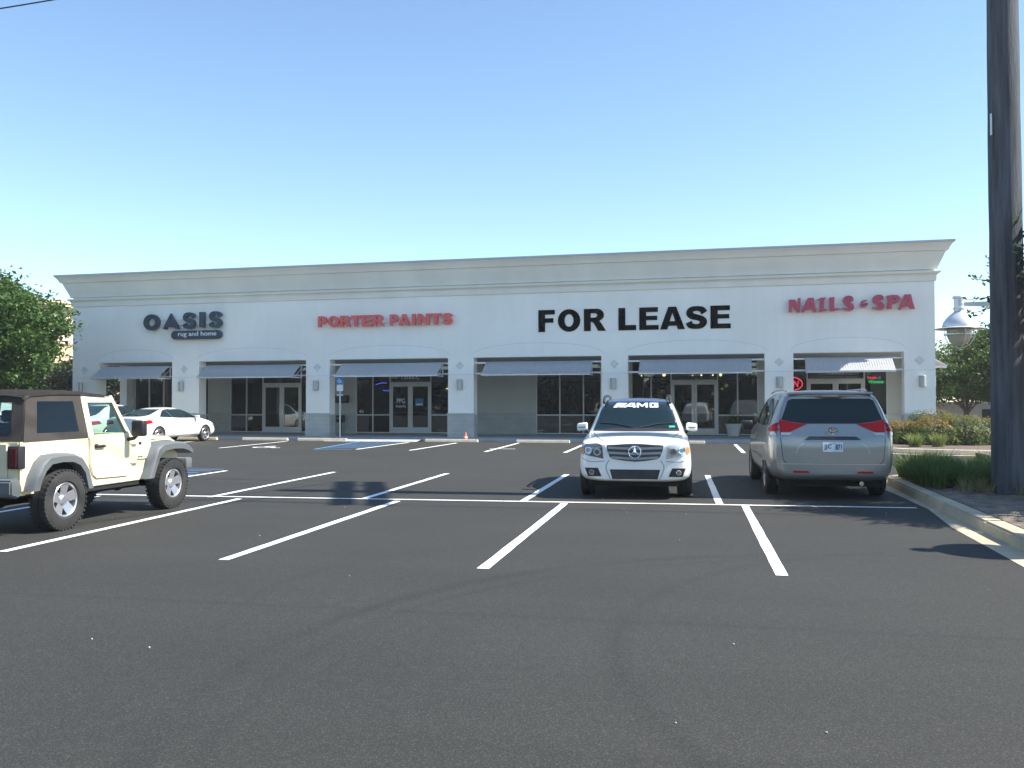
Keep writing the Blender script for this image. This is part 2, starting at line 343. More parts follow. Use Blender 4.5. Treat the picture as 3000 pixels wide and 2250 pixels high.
GL = {
 'F': ([[(0, 0), (.31, 0), (.31, .42), (.70, .42), (.70, .62), (.31, .62), (.31, .79), (.77, .79), (.77, 1), (0, 1)]], .77),
 'E': ([[(0, 0), (.86, 0), (.86, .21), (.31, .21), (.31, .43), (.80, .43), (.80, .62), (.31, .62), (.31, .79), (.83, .79), (.83, 1), (0, 1)]], .86),
 'L': ([[(0, 0), (.80, 0), (.80, .23), (.31, .23), (.31, 1), (0, 1)]], .80),
 'O': ([arc(.52, .5, .52, 0, 360, 40, .51)[:-1], arc(.52, .5, .21, 0, 360, 32, .285)[:-1]], 1.04),
 'R': ([[(0, 0), (.31, 0), (.31, .41), (.36, .41), (.44, .36), (.65, 0), (1.0, 0), (.78, .36), (.70, .44), (.82, .53)] + arc(.60, .71, .31, -25, 90, 8, .29) + [(.5, 1), (0, 1)],
         [(.31, .60), (.45, .60)] + arc(.47, .70, .14, -90, 90, 8, .10) + [(.31, .80)]], 1.0),
 'P': ([[(0, 0), (.31, 0), (.31, .33), (.52, .33)] + arc(.56, .665, .34, -80, 90, 10, .335) + [(0, 1)], [(.31, .54), (.45, .54)] + arc(.47, .665, .14, -90, 90, 8, .125) + [(.31, .79)]], .9),
 'A': ([[(0, 0), (.32, 0), (.38, .16), (.73, .16), (.79, 0), (1.10, 0), (.72, 1), (.37, 1)], [(.43, .36), (.67, .36), (.55, .74)]], 1.1),
 'T': ([[(.30, 0), (.62, 0), (.62, .77), (.92, .77), (.92, 1), (0, 1), (0, .77), (.30, .77)]], .92),
 'I': ([[(0, 0), (.32, 0), (.32, 1), (0, 1)]], .32),
 'N': ([[(0, 0), (.29, 0), (.29, .55), (.66, 0), (.95, 0), (.95, 1), (.66, 1), (.66, .46), (.30, 1), (0, 1)]], .95),
 'S': ([stroke([(.80, .70), (.70, .84), (.48, .895), (.24, .85), (.165, .70), (.26, .57), (.50, .50), (.70, .42), (.755, .29), (.66, .15), (.44, .105), (.20, .16), (.12, .30)],
                [.15, .13, .105, .12, .155, .14, .125, .14, .16, .125, .105, .13, .15])], .92)}
def glyphs(spec, h, dep, lean=0):
    """spec: list of (char, x0, x1) in metres"""
    P = []
    for ch, x0, x1 in spec:
        polys, adv = GL[ch]; s = (x1 - x0) / adv
        for q in polys: P.append([(x0 + x * s + lean * y * h, y * h) for x, y in q])
    return curve_mesh(P, dep)

# ------------------------------------------------------------ ground
parking = sheet('asphalt_parking_lot', [(-400, -200), (400, -200), (400, 600), (-400, 600)], 0, ASPH)
def line_strip(p0, p1, wd=.10, mat=WHITELINE, z=.004, name='parking_line'):
    d = Vector((p1[0] - p0[0], p1[1] - p0[1])); L = d.length; d /= L; n = Vector((-d.y, d.x)) * wd / 2
    # slightly uneven paint edges
    k = max(4, int(L / .35)); a, b = [], []
    for i in range(k + 1):
        q = Vector(p0) + d * L * i / k; a.append(tuple(q + n * (1 + random.uniform(-.07, .07)))); b.append(tuple(q - n * (1 + random.uniform(-.07, .07))))
    return sheet(name, a + b[::-1], z, mat)
near = [(-7.54, 8.18, -7.86, 13.60), (-4.93, 8.23, -5.14, 13.83), (-2.23, 8.33, -2.42, 14.06), (.54, 8.59, .36, 14.3), (-10.2, 8.0, -10.5, 13.5)]
for a in near: line_strip((a[0], a[1]), (a[2], a[3]), .115)
far1 = [(-8.50, 13.75, -8.78, 19.42), (-5.82, 13.98, -6.07, 19.55), (-3.13, 14.18, -3.36, 19.83), (-.02, 14.42, -.29, 20.2), (-11.2, 13.6, -11.5, 19.3), (-14, 13.4, -14.2, 19.1)]
for a in far1: line_strip((a[0], a[1]), (a[2], a[3]), .115)
line_strip((-24, 12.9), (2.86, 14.52), .10, z=.008)
for a in [(-21.7, 32.2, -22.3, 35.3), (-17.75, 29.3, -18.1, 35.2), (-12.45, 29.4, -12.55, 35.1), (-10.36, 29.06, -10.45, 34.95), (-7.6, 28.7, -7.95, 35.3), (-4.92, 28.64, -5.2, 35.1), (.72, 29.6, .55, 35.6), (-2.1, 28.7, -2.4, 35.2), (-25.2, 30, -25.5, 35.2)]:
    line_strip((a[0], a[1]), (a[2], a[3]), .125)
line_strip((-7.95, 30.6), (-7.0, 30.6), .12, z=.008)
# blue hatched aisle beside the accessible space
for p, q in [((-13.9, 29.1), (-15.0, 35.9)), ((-13.9, 29.1), (-12.55, 29.2)), ((-15.0, 35.9), (-12.8, 35.5))]: line_strip(p, q, .12, BLUELINE, .006, 'blue_marking')
for i in range(9):
    y = 29.9 + i * .64; line_strip((-13.95 - (y - 29.1) * .16, y), (-12.62, y + .45), .13, BLUELINE, .009, 'blue_marking')
line_strip((-12.0, 17.6), (-11.62, 18.1), .12, BLUELINE, .009, 'blue_marking')
for i in range(7): line_strip((-13.9, 16.0 + i * .55), (-11.75, 16.3 + i * .55), .10, BLUELINE, .012, 'blue_marking')
# wheelchair symbol
bm = B()
for P in (stroke([(0, 1.15), (.02, .75), (.35, .7), (.55, .25), (.8, .3)], .06), stroke(arc(.12, .5, .38, 130, 380, 12), .05), arc(0, 1.35, .12, 0, 360, 14)[:-1]):
    pass
sym = curve_mesh([stroke([(0, 1.15), (.02, .75), (.40, .7), (.58, .22), (.85, .3)], .07)], 0)
place_mesh('accessible_symbol', sym, WHITELINE, None, Matrix.Translation((-16.5, 29.6, .006)) @ Matrix.Scale(1.0, 4))['kind'] = 'structure'
sym = curve_mesh([stroke(arc(.10, .5, .36, 120, 385, 14), .06)], 0)
place_mesh('accessible_symbol', sym, WHITELINE, None, Matrix.Translation((-16.5, 29.6, .009)))['kind'] = 'structure'
sym = curve_mesh([arc(0, 1.38, .13, 0, 360, 14)[:-1]], 0)
place_mesh('accessible_symbol', sym, WHITELINE, None, Matrix.Translation((-16.5, 29.6, .006)))['kind'] = 'structure'

# near island on the right: gutter, kerb, soil
gut = [(2.84, -6), (2.83, 9.5), (2.85, 12.4), (3.0, 14.4), (2.95, 16.6), (2.86, 18.6), (3.1, 19.75), (3.8, 20.1), (40, 20.1), (40, 19.6), (3.9, 19.6), (3.35, 19.3), (3.12, 18.5), (3.12, -6)]
sheet('gutter', gut, .004, CONC)
y_ = -6.0
while y_ < 18:
    slab('kerb', [(3.12, y_), (3.12, min(y_ + 2.98, 17.988)), (3.36, min(y_ + 2.98, 17.988)), (3.36, y_)], -.05, .15, CONC, .025); y_ += 3.0
slab('kerb', [(3.12, 18.0), (3.12, 18.4), (3.2, 18.95), (3.5, 19.35), (4.0, 19.5), (40, 19.5), (40, 19.25), (4.05, 19.25), (3.65, 19.15), (3.42, 18.85), (3.36, 18.4), (3.36, 18.0)], -.05, .15, CONC, .025)
def bumpy(name, x0, x1, y0, y1, z, mat, amp, step=.25, mask=None):
    bm = B(); nx = int((x1 - x0) / step); ny = int((y1 - y0) / step); g = {}
    for i in range(nx + 1):
        for j in range(ny + 1):
            x = x0 + (x1 - x0) * i / nx; y = y0 + (y1 - y0) * j / ny
            e = 0 if i in (0, nx) or j in (0, ny) else 1
            g[i, j] = bm.verts.new((x, y, z + e * amp * (math.sin(x * 1.7 + y * .6) * .5 + math.sin(y * 2.3 - x) * .4 + random.uniform(-.5, .5))))
    for i in range(nx):
        for j in range(ny): bm.faces.new((g[i, j], g[i + 1, j], g[i + 1, j + 1], g[i, j + 1]))
    return tag(mk(name, bm, mat, smooth=60), kind='structure')
bumpy('planting_soil', 3.36, 9.0, -6, 19.2, .148, SOIL, .04)
sheet('verge', [(9.0, -6), (60, -6), (60, 19.24), (9, 19.24)], .13, SOIL)
# far island by the building
fk = [(3.3, 36.0), (3.9, 33.0), (4.6, 31.2), (5.6, 30.1), (7.0, 29.55), (9, 29.35), (45, 29.3)]
fi = [(x + dx, y + dy) for (x, y), (dx, dy) in zip(fk, [(.2, 0), (.2, .1), (.17, .17), (.1, .22), (.05, .23), (0, .23), (0, .23)])]
slab('kerb', fk + fi[::-1], -.05, .155, STOPC, .02)
sheet('gutter', [(x - dx, y - dy) for (x, y), (dx, dy) in zip(fk, [(.35, 0), (.35, .1), (.3, .3), (.2, .4), (.05, .45), (0, .45), (0, .45)])] + fk[::-1], .005, CONC)
sheet('planting_mulch', fi + [(45, 60), (8.3, 60), (8.3, 36.0)], .14, MULCH)

# sidewalk before the shops
slab('sidewalk', [(-60, 36.3), (-16.6, 36.3), (-16.6, 36.9), (-12.4, 36.9), (-12.4, 36.3), (8.6, 36.3), (8.6, 41.15), (-60, 41.15)], -.05, .15, CONC2, .02)
bm = B()
vs = [bm.verts.new(p) for p in ((-16.6, 35.6, .004), (-12.4, 35.6, .004), (-12.4, 36.9, .152), (-16.6, 36.9, .152))]; bm.faces.new(vs)
tag(mk('sidewalk_ramp', bm, CONC2), kind='structure')

def wheel_stop(x0, x1, y, label):
    e = empty('wheel_stop', ((x0 + x1) / 2, y, 0), R(-1.5 + random.uniform(-.8, .8)), label, 'wheel stop', 'concrete wheel stops along the sidewalk'); L = (x1 - x0) / 2
    bm = B(); A = prism(bm, [(-.09, 0), (.09, 0), (.085, .045), (.055, .125), (-.055, .125), (-.085, .045)], 'x', -L, L)
    bmesh.ops.bevel(bm, geom=bm.edges[:], offset=.012, segments=2, affect='EDGES'); mk('block', bm, STOPC, e, 35)
    for s in (-1, 1):
        bm = B(); lathe(bm, [(0, .132), (.018, .130), (.018, .12)], Matrix.Translation((s * L * .65, 0, 0)), 10); mk('pin', bm, WALLMET, e, 30)
wheel_stop(-23.9, -21.9, 36.0, 'wheel stop by the front wheel of the white coupe')
wheel_stop(-20.6, -18.4, 35.9, 'wheel stop beneath the double glass door left of the second pillar')
wheel_stop(-17.9, -15.6, 35.8, 'wheel stop behind the blue accessible parking sign, left of the blue hatching')
wheel_stop(-12.05, -9.75, 35.7, 'wheel stop next to the small orange cone, in front of the pillar')
wheel_stop(-8.1, -5.9, 35.6, 'wheel stop just left of the white SUV, under the corrugated awning')
wheel_stop(-2.9, -.6, 35.9, 'wheel stop just right of the white SUV, in front of the shop with hanging lamps')

# ------------------------------------------------------------ building
bld = empty('shop_building', (-11, 41, 0), 0, 'long white stucco shop building with heavy cornice and six bays', 'building')
bld.location = (0, 0, 0)
XL, XR, YF, TH = -30.41, 8.07, 37.2, .6
bays = [(-29.0, -25.01), (-23.6, -18.2), (-17.06, -11.51), (-10.36, -4.83), (-3.73, 1.74), (2.84, 6.95)]
bm = B(); ZO = 3.59; ZT = 7.45
pil = [(XL, bays[0][0])] + [(bays[i][1], bays[i + 1][0]) for i in range(5)] + [(bays[5][1], XR)]
for a, b in pil: box(bm, a, b, YF, YF + TH, .15, ZO)
box(bm, XL, XR, YF, YF + TH, ZO, ZT)
# end walls with an opening over the walkway, then solid sides and back
for xa, xb in ((XL, XL + .4), (XR - .4, XR)):
    box(bm, xa, xb, YF + TH, YF + TH + .35, .15, ZO); box(bm, xa, xb, 40.7, 62, .15, ZO); box(bm, xa, xb, YF + TH, 62, ZO, ZT)
box(bm, XL + .4, XR - .4, 61.6, 62, .15, ZT)
mk('wall', bm, STUCCO, bld)
bm = B(); box(bm, XL + .4, XR - .4, YF + TH, 61.6, 7.0, 7.2); mk('roof', bm, CONC2, bld)
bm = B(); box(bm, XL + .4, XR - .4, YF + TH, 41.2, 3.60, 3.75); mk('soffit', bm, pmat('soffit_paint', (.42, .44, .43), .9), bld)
# cornice: swept profile round front and both ends
def sweep(name, prof, mat):
    """prof list of (out, z) from bottom to top"""
    bm = B(); loops = []
    for o, z in prof:
        loops.append([bm.verts.new(p) for p in ((XL - o, 62 + o, z), (XL - o, YF - o, z), (XR + o, YF - o, z), (XR + o, 62 + o, z))])
    for a, b in zip(loops, loops[1:]):
        for k in range(4): bm.faces.new((a[k], a[(k + 1) % 4], b[(k + 1) % 4], b[k]))
    return mk(name, bm, mat, bld, 28)
sweep('cornice', [(-.05, 6.72), (.10, 6.74), (.11, 6.82), (.17, 6.98), (.26, 7.18), (.33, 7.36), (.335, 7.41), (.42, 7.42), (.46, 7.52), (.52, 7.62), (.585, 7.69), (.59, 7.72), (-.3, 7.72), (-.3, 7.40)], CORN)
sweep('cornice_band', [(-.05, 6.28), (.06, 6.30), (.065, 6.50), (.10, 6.56), (.19, 6.60), (.20, 6.66), (-.05, 6.68)], CORN)
sweep('parapet_flashing', [(.60, 7.705), (.62, 7.71), (.62, 7.785), (-.32, 7.79), (-.32, 7.72)], pmat('flashing', (.42, .45, .50), .4, metal=.3))
# block dado on pillars (proud 25 mm) and on the walkway wall
for a, b in pil:
    bm = B()
    box(bm, a - .025, b + .025, YF - .025, YF - .001, .15, 1.12)
    for xa, xb in ((a - .025, a - .001), (b + .001, b + .025)):
        if abs(xa - XL) > .5 and abs(xb - XR) > .5: box(bm, xa, xb, YF, YF + TH, .15, 1.12)
    mk('dado', bm, BLOCK, bld)
for a, b in pil:
    bm = B(); bbox(bm, a - .05, b + .05, YF - .05, YF - .001, 1.122, 1.19, .01, 1)
    mk('dado_cap', bm, pmat('cap_block', (.46, .47, .44), .9), bld)
# reveal lines: shallow arcs over the bays, horizontal joint, diamonds
def rline(bm, pts, wd=.018, y=YF - .003):
    P = stroke(pts, wd / 2) if len(pts) > 2 else None
    if P is None:
        (x0, z0), (x1, z1) = pts
        prism(bm, [(x0, z0 - wd / 2), (x1, z1 - wd / 2), (x1, z1 + wd / 2), (x0, z0 + wd / 2)] if abs(z1 - z0) < .01 else [(x0 - wd / 2, z0), (x0 + wd / 2, z0), (x1 + wd / 2, z1), (x1 - wd / 2, z1)], 'y', y, YF + .01)
    else:
        n = len(P) // 2
        for i in range(n - 1): prism(bm, [P[i], P[i + 1], P[-2 - i], P[-1 - i]], 'y', y, YF + .01)
for a, b in bays:
    c = (a + b) / 2; hw = (b - a) / 2 + .1
    bm = B(); rline(bm, [(c + hw * math.cos(R(t)), 3.66 + .52 * math.sin(R(t))) for t in range(180, -1, -15)], .02); mk('arched_reveal', bm, GROOVE, bld)
for a, b in pil: bm = B(); rline(bm, [(a + .01, 2.86), (b - .01, 2.86)], .02); mk('joint_line', bm, GROOVE, bld)
for cx in (-29.75, -24.38, -17.65, -10.97, -4.29, 2.3, 7.50):
    bm = B(); s = .20
    for dx, dz in ((0, .5), (0, -.5), (.5, 0), (-.5, 0)):
        q = s * .47; prism(bm, [(cx + dx * s + a * q, 3.24 + dz * s + b * q) for a, b in ((0, -1), (1, 0), (0, 1), (-1, 0))], 'y', YF - .008, YF + .01)
    mk('diamond_tile', bm, pmat('diamond_tile', (.66, .67, .65), .6, var=.12, scale=9), bld)
# walkway back wall with storefronts
YS = 41.2
solid = [(XL + .4, -29.9), (-25.55, -24.35), (-19.45, -17.5), (-12.65, -8.44), (-5.35, -3.98), (1.65, 2.98), (7.02, XR - .4)]
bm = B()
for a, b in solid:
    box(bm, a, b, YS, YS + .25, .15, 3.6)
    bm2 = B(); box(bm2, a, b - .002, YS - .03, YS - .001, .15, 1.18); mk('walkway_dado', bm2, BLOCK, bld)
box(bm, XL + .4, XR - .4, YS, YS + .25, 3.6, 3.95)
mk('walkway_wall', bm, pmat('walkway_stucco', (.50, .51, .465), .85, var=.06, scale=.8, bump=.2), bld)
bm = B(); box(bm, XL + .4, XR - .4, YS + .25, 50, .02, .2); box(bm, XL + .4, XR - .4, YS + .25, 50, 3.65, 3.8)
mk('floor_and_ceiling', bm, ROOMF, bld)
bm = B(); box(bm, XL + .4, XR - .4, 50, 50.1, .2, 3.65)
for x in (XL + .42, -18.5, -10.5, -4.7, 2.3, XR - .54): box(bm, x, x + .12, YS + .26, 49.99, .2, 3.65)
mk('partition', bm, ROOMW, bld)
def bar(bm, x0, x1, z0, z1, y0=YS - .02, y1=YS + .11): box(bm, x0, x1, y0, y1, z0, z1)
def glazing(x0, x1, mull, door=None):
    """window wall x0..x1, mullions; door=(xa,xb)"""
    bm = B(); W = .055; zb, zm, zt = .17, 1.06, 3.58
    xs = sorted([x0 + W / 2, x1 - W / 2] + list(mull) + (list(door) if door else []))
    for x in xs: bar(bm, x - W / 2, x + W / 2, zb, zt)
    for a, b in zip(xs, xs[1:]):
        isd = door and a >= door[0] - .01 and b <= door[1] + .01
        y0, y1 = YS - .015, YS + .105
        box(bm, a + W / 2, b - W / 2, y0, y1, zt - .06, zt)
        if isd: box(bm, a + W / 2, b - W / 2, y0, y1, 2.58, 2.66)
        else:
            box(bm, a + W / 2, b - W / 2, y0, y1, zb, zb + .06); box(bm, a + W / 2, b - W / 2, y0, y1, zm - .03, zm + .03)
    fr = mk('storefront_window', bm, ALU, bld)
    for a, b in zip(xs, xs[1:]):
        isd = door and a >= door[0] - .01 and b <= door[1] + .01
        bm = B()
        if isd: box(bm, a + W / 2, b - W / 2, YS + .04, YS + .05, 2.66, zt - .06)
        else:
            box(bm, a + W / 2, b - W / 2, YS + .04, YS + .05, zm + .03, zt - .06); box(bm, a + W / 2, b - W / 2, YS + .04, YS + .05, zb + .06, zm - .03)
        mk('pane', bm, PANE, fr)
    if door:
        a, b = door[0] + W / 2, door[1] - W / 2; m = (a + b) / 2
        for u, v, hs in ((a, m - .005, 1), (m + .005, b, -1)):
            bm = B(); sw = .115
            for q in ((u, u + sw, .17, 2.575), (v - sw, v, .17, 2.575)): box(bm, q[0], q[1], YS - .01, YS + .05, q[2], q[3])
            box(bm, u + sw, v - sw, YS - .008, YS + .048, 2.44, 2.575); box(bm, u + sw, v - sw, YS - .008, YS + .048, .17, .46)
            d = mk('glass_door', bm, ALU, bld)
            bm = B(); box(bm, u + sw, v - sw, YS + .015, YS + .025, .46, 2.44); mk('pane', bm, PANE, d)
            bm = B(); hx = (v - .06) if hs > 0 else (u + .06)
            tube(bm, [(hx, YS - .012, 1.0), (hx, YS - .07, 1.02), (hx, YS - .07, 1.36), (hx, YS - .012, 1.38)], .014, 8); mk('handle', bm, CHROME, d, 40)
            bm = B(); bbox(bm, u + sw + .01, v - sw - .01, YS + .03, YS + .09, 1.14, 1.19, .01, 1); bbox(bm, (u + v) / 2 - .12, (u + v) / 2 + .16, YS + .03, YS + .12, 1.12, 1.21, .01, 1); mk('push_bar', bm, ALU, d, 40)
    return fr
glazing(-29.9, -25.55, (-29.03, -28.16, -27.3, -26.4))
w2 = glazing(-24.35, -19.45, (-23.43,), (-22.52, -20.42))
w3 = glazing(-17.5, -12.65, (-16.6,), (-15.70, -13.62))
w4 = glazing(-8.44, -5.35, (-7.3, -6.19))
w5 = glazing(-3.98, 1.65, (-3.07, .75), (-2.17, -.12))
w6 = glazing(2.98, 7.02, (), (3.72, 6.08))
# lit lamps seen through the glass (shop with the pendant lamps) and tube lights
def bulb(x, y, z, r, name='ceiling_lamp', label='', mat=BULB):
    e = empty(name, (x, y, z), 0, label, 'lamp', 'small lit lamps inside the shops')
    bm = B(); bmesh.ops.create_icosphere(bm, subdivisions=2, radius=r); mk('bulb', bm, mat, e, 60)
    bm = B(); tube(bm, [(0, 0, r * .8), (0, 0, min(3.64 - z, 2))], .012, 6); mk('stem', bm, BLACKP, e)
bulb(-2.55, 42.2, 2.93, .085, label='yellow lit lamp just left of the door top, shop behind the white SUV')
bulb(.02, 42.1, 2.9, .07, label='yellow lit lamp just right of the door top, shop behind the white SUV')
bulb(-3.6, 42.3, 2.9, .035, label='tiny lit lamp at the far left pane, shop behind the white SUV')
bulb(-1.25, 42.3, 2.9, .04, label='small lit lamp above the middle of the glass doors behind the white SUV')
bulb(-.85, 42.3, 2.9, .045, label='brighter of the small lamps above the right glass door behind the white SUV')
bulb(-.33, 42.3, 2.9, .04, label='small lit lamp at the right end of the door transom behind the white SUV')
GLOBE = pmat('paper_globe', (.45, .42, .30), .8, emit=(1, .8, .45), es=.25)
bulb(.28, 44, 2.45, .09, label='pale globe lamp hanging highest in the right-hand window behind the white SUV', mat=GLOBE)
bulb(.08, 44, 2.28, .07, label='pale globe lamp hanging in the middle of three behind the right-hand window', mat=GLOBE)
bulb(-.32, 44, 2.05, .07, label='pale globe lamp hanging lowest behind the edge of the right glass door', mat=GLOBE)
e = empty('tube_light', (-13.2, 43, 2.35), 0, 'short lit strip light behind the right pane of the paint shop', 'lamp')
bm = B(); bbox(bm, -.2, .2, -.05, .05, -.03, .03, .02, 2, M=Matrix.Rotation(R(5), 4, 'Y')); mk('tube', bm, BULB, e, 40)
bm = B(); box(bm, -.22, .22, -.06, .06, .032, .06); mk('housing', bm, WALLMET, e)
# furniture shapes inside
FURN = pmat('furniture_dark', (.05, .045, .04), .6, var=.3)
def furn(name, label, cat, parts, loc):
    e = empty(name, loc, 0, label, cat)
    for n, mt, bx in parts:
        bm = B()
        for b in bx: bbox(bm, *b, .008, 1)
        mk(n, bm, mt, e, 40)
PALE = pmat('pale_shade', (.36, .36, .33), .8, var=.1); LCLOTH = pmat('pale_cloth', (.50, .48, .44), .9)
furn('sofa', 'dark sofa inside the window of the middle shop left of the white SUV', 'sofa', [('seat', FURN, [(-.9, .9, -.4, .4, .1, .42)]), ('backrest', FURN, [(-.9, .9, .25, .4, .42, .8)]), ('armrest', FURN, [(-1.05, -.9, -.4, .4, .1, .6)]), ('armrest', FURN, [(.9, 1.05, -.4, .4, .1, .6)])], (-6.6, 43.2, .2))
furn('display_table', 'brown table with pale top inside the window beside the sofa', 'table', [('tabletop', pmat('table_wood', (.22, .15, .09), .5), [(-.6, .6, -.3, .3, .72, .77)]), ('leg', FURN, [(-.56, -.5, -.26, -.2, 0, .72)]), ('leg', FURN, [(.5, .56, -.26, -.2, 0, .72)]), ('leg', FURN, [(-.56, -.5, .2, .26, 0, .72)]), ('leg', FURN, [(.5, .56, .2, .26, 0, .72)])], (-7.3, 42.2, .2))
furn('shelf_unit', 'tall pale shelving inside the left pane of the middle shop window', 'shelves', [('side', PALE, [(-.5, -.46, -.2, .2, 0, 2.2)]), ('side', PALE, [(.46, .5, -.2, .2, 0, 2.2)])] + [('shelf', PALE, [(-.46, .46, -.2, .2, z, z + .03)]) for z in (.1, .6, 1.1, 1.6, 2.1)], (-8.0, 43.6, .2))
furn('wall_panel', 'pale square panel on the wall inside the window left of the silver van', 'panel', [('board', PALE, [(-.42, .42, 0, .04, 0, .9)]), ('frame', FURN, [(-.46, -.422, -.01, .05, -.04, .94), (.422, .46, -.01, .05, -.04, .94)])], (1.25, 42.6, 1.75))
furn('sales_counter', 'counter with red front inside the right pane of the paint shop', 'counter', [('body', pmat('counter_red', (.28, .07, .08), .6), [(-.5, .5, 0, .5, 0, .95)]), ('top', PALE, [(-.55, .55, -.05, .55, .95, .99)])], (-13.1, 42.4, .2))
furn('display_box', 'blue and green display box low behind the second pane of the paint shop', 'box', [('green_side', pmat('pack_green', (.12, .26, .10), .6), [(-.05, .45, 0, .3, 0, .28)]), ('blue_side', pmat('pack_blue', (.05, .16, .30), .6), [(-.4, -.052, 0, .3, 0, .28)]), ('card', LCLOTH, [(-.35, -.05, .01, .02, .28, .5)])], (-16.1, 41.6, 1.1))
# awnings -------------------------------------------------------------
def awning(x0, x1, ba, bb, label):
    e = empty('awning', ((x0 + x1) / 2, 37.1, 2.85), 0, label, 'awning', 'corrugated metal awnings hung in the bays')
    ox, oy, oz = e.location; bm = B()
    n = int((x1 - x0) / .0225); rows = []
    for yy, zz in ((37.22, 3.40), (36.8, 3.13), (36.36, 2.84)):
        rows.append([bm.verts.new((x0 + (x1 - x0) * i / n - ox, yy - oy + .0, zz - oz + 0.011 * math.sin(i / 4 * 2 * math.pi))) for i in range(n + 1)])
    for a, b in zip(rows, rows[1:]):
        for i in range(n): bm.faces.new((a[i], a[i + 1], b[i + 1], b[i]))
    r = bmesh.ops.solidify(bm, geom=bm.faces[:], thickness=.004)
    mk('corrugated_sheet', bm, GALV, e, 60)
    bm = B(); box(bm, x0 - ox, x1 - ox, 36.335 - oy, 36.37 - oy, 2.775 - oz, 2.82 - oz); mk('front_rail', bm, LAMPW, e)
    for x in (x0 + .02, x1 - .06):
        bm = B()
        box(bm, x - ox, x + .04 - ox, 36.40 - oy, 37.35 - oy, 2.775 - oz, 2.815 - oz)
        prism(bm, [(37.3 - oy, 2.83 - oz), (37.34 - oy, 2.83 - oz), (37.34 - oy, 3.36 - oz), (37.3 - oy, 3.36 - oz)], 'x', x - ox, x + .04 - ox)
        tube(bm, [(x + .02 - ox, 36.7 - oy, 2.82 - oz), (x + .02 - ox, 37.28 - oy, 3.2 - oz)], .013, 6)
        mk('bracket', bm, LAMPW, e)
    for z in (3.36, 2.90):
        bm = B(); box(bm, ba - ox, bb - ox, 37.38 - oy, 37.46 - oy, z - .035 - oz, z + .035 - oz); mk('cross_rail', bm, LAMPW, e)
aw = [(-28.75, -25.15, 'of the leftmost bay, above the white coupe'), (-23.2, -18.45, 'of the second bay from the left'), (-16.45, -11.75, 'of the bay with the blue parking sign'),
      (-9.8, -5.2, 'of the bay between the paint shop and the white SUV'), (-3.22, 1.22, 'of the bay behind the white SUV with the lit lamps'), (3.28, 6.5, 'of the rightmost bay, partly in sunshine')]
for (a, b, l), (p, q) in zip(aw, bays): awning(a, b, p, q, 'grey corrugated awning ' + l)
# the awning on the right-hand end wall
e = empty('awning', (XR, 39.2, 2.9), 0, 'white end-wall awning tip sticking out past the right corner', 'awning'); bm = B()
prism(bm, [(0, .42), (.52, .12), (.52, .15), (0, .46)], 'y', -1.6, 1.6); mk('corrugated_sheet', bm, GALV, e)
for y in (-1.6, 1.56):
    bm = B(); prism(bm, [(0, 0.06), (.50, .06), (.50, .10), (0, .12)], 'y', y, y + .04); mk('bracket', bm, LAMPW, e)
# wall lamps
def wall_lamp(x, y, label, rz=0):
    e = empty('wall_lamp', (x, y, 2.43), rz, label, 'wall lamp', 'half-cylinder metal lamps on the pillars')
    bm = B(); pts = [(.13 * math.cos(R(a)), -.16 * math.sin(R(a)) - .02) for a in range(0, 181, 15)]
    prism(bm, pts, 'z', -.22, .22); bmesh.ops.bevel(bm, geom=[ed for ed in bm.edges if abs(ed.verts[0].co.z - ed.verts[1].co.z) < .01], offset=.01, segments=1, affect='EDGES'); mk('shade', bm, WALLMET, e, 40)
    bm = B(); box(bm, -.09, .09, -.019, 0, -.18, .18); mk('back_plate', bm, BLACKP, e)
for x, l in [(-29.95, 'wall lamp on the far left corner pillar'), (-24.5, 'wall lamp on the pillar above the white coupe'), (-17.7, 'wall lamp on the pillar left of the blue parking sign'), (-10.97, 'wall lamp on the pillar above the orange cone'),
             (-4.33, 'wall lamp on the pillar above the left edge of the white SUV'), (2.31, 'wall lamp on the pillar above the left side of the silver van'), (7.60, 'wall lamp on the right corner pillar, lit on one side')]:
    wall_lamp(x, YF, 'grey metal ' + l)
wall_lamp(XR, 38.0, 'grey metal wall lamp sticking out from the right end wall', R(90))

# ------------------------------------------------------------ signs
DKBLUE = pmat('sign_navy', (.035, .055, .08), .45, var=.05); SEDGE = pmat('sign_white_edge', (.75, .78, .8), .5)
REDS = pmat('sign_red', (.74, .12, .11), .45, var=.05); REDP = pmat('sign_crimson', (.48, .06, .11), .45, var=.05)
RACE = pmat('raceway', (.72, .72, .70), .7); BLK = pmat('sign_black', (.002, .002, .002), .95, spec=.05); SWHT = pmat('sign_lettering_white', (.78, .80, .82), .6)
s = empty('shop_sign', (-24.3, 37.2, 5.3), 0, 'dark blue OASIS rug and home sign at the left of the facade', 'shop sign')
def loc_place(name, me, mat, e, x, y, z, fit=None):
    o = place_mesh(name, me, mat, None, WM(x - e.location.x, y - e.location.y, z - e.location.z), fit); o.parent = e; return o
def letters(e, glyphlist, zt, zb, mat, dep=.07, y=37.0, tilt=0):
    """each glyph: list of polygons in metres (x rel world, z rel world)"""
    for polys in glyphlist:
        loc_place('letter', curve_mesh(polys, dep), mat, e, 0, y, 0)
        if mat is not BLK:
            pass
Ox, Oz, orr = -25.95, 5.44, .40
LT = [[arc(Ox, Oz, .42, 0, 360, 40, .38)[:-1], arc(Ox, Oz, .20, 0, 360, 30, .18)[:-1]],
      [[(-25.35, 5.12), (-25.16, 5.08), (-25.12, 5.20), (-24.72, 5.20), (-24.66, 5.12), (-24.50, 5.12), (-24.93, 5.84)]]]
def Sglyph(x0, x1, z0, z1):
    P = GL['S'][0][0]; return [[(x0 + p[0] / .92 * (x1 - x0), z0 + p[1] * (z1 - z0)) for p in P]]
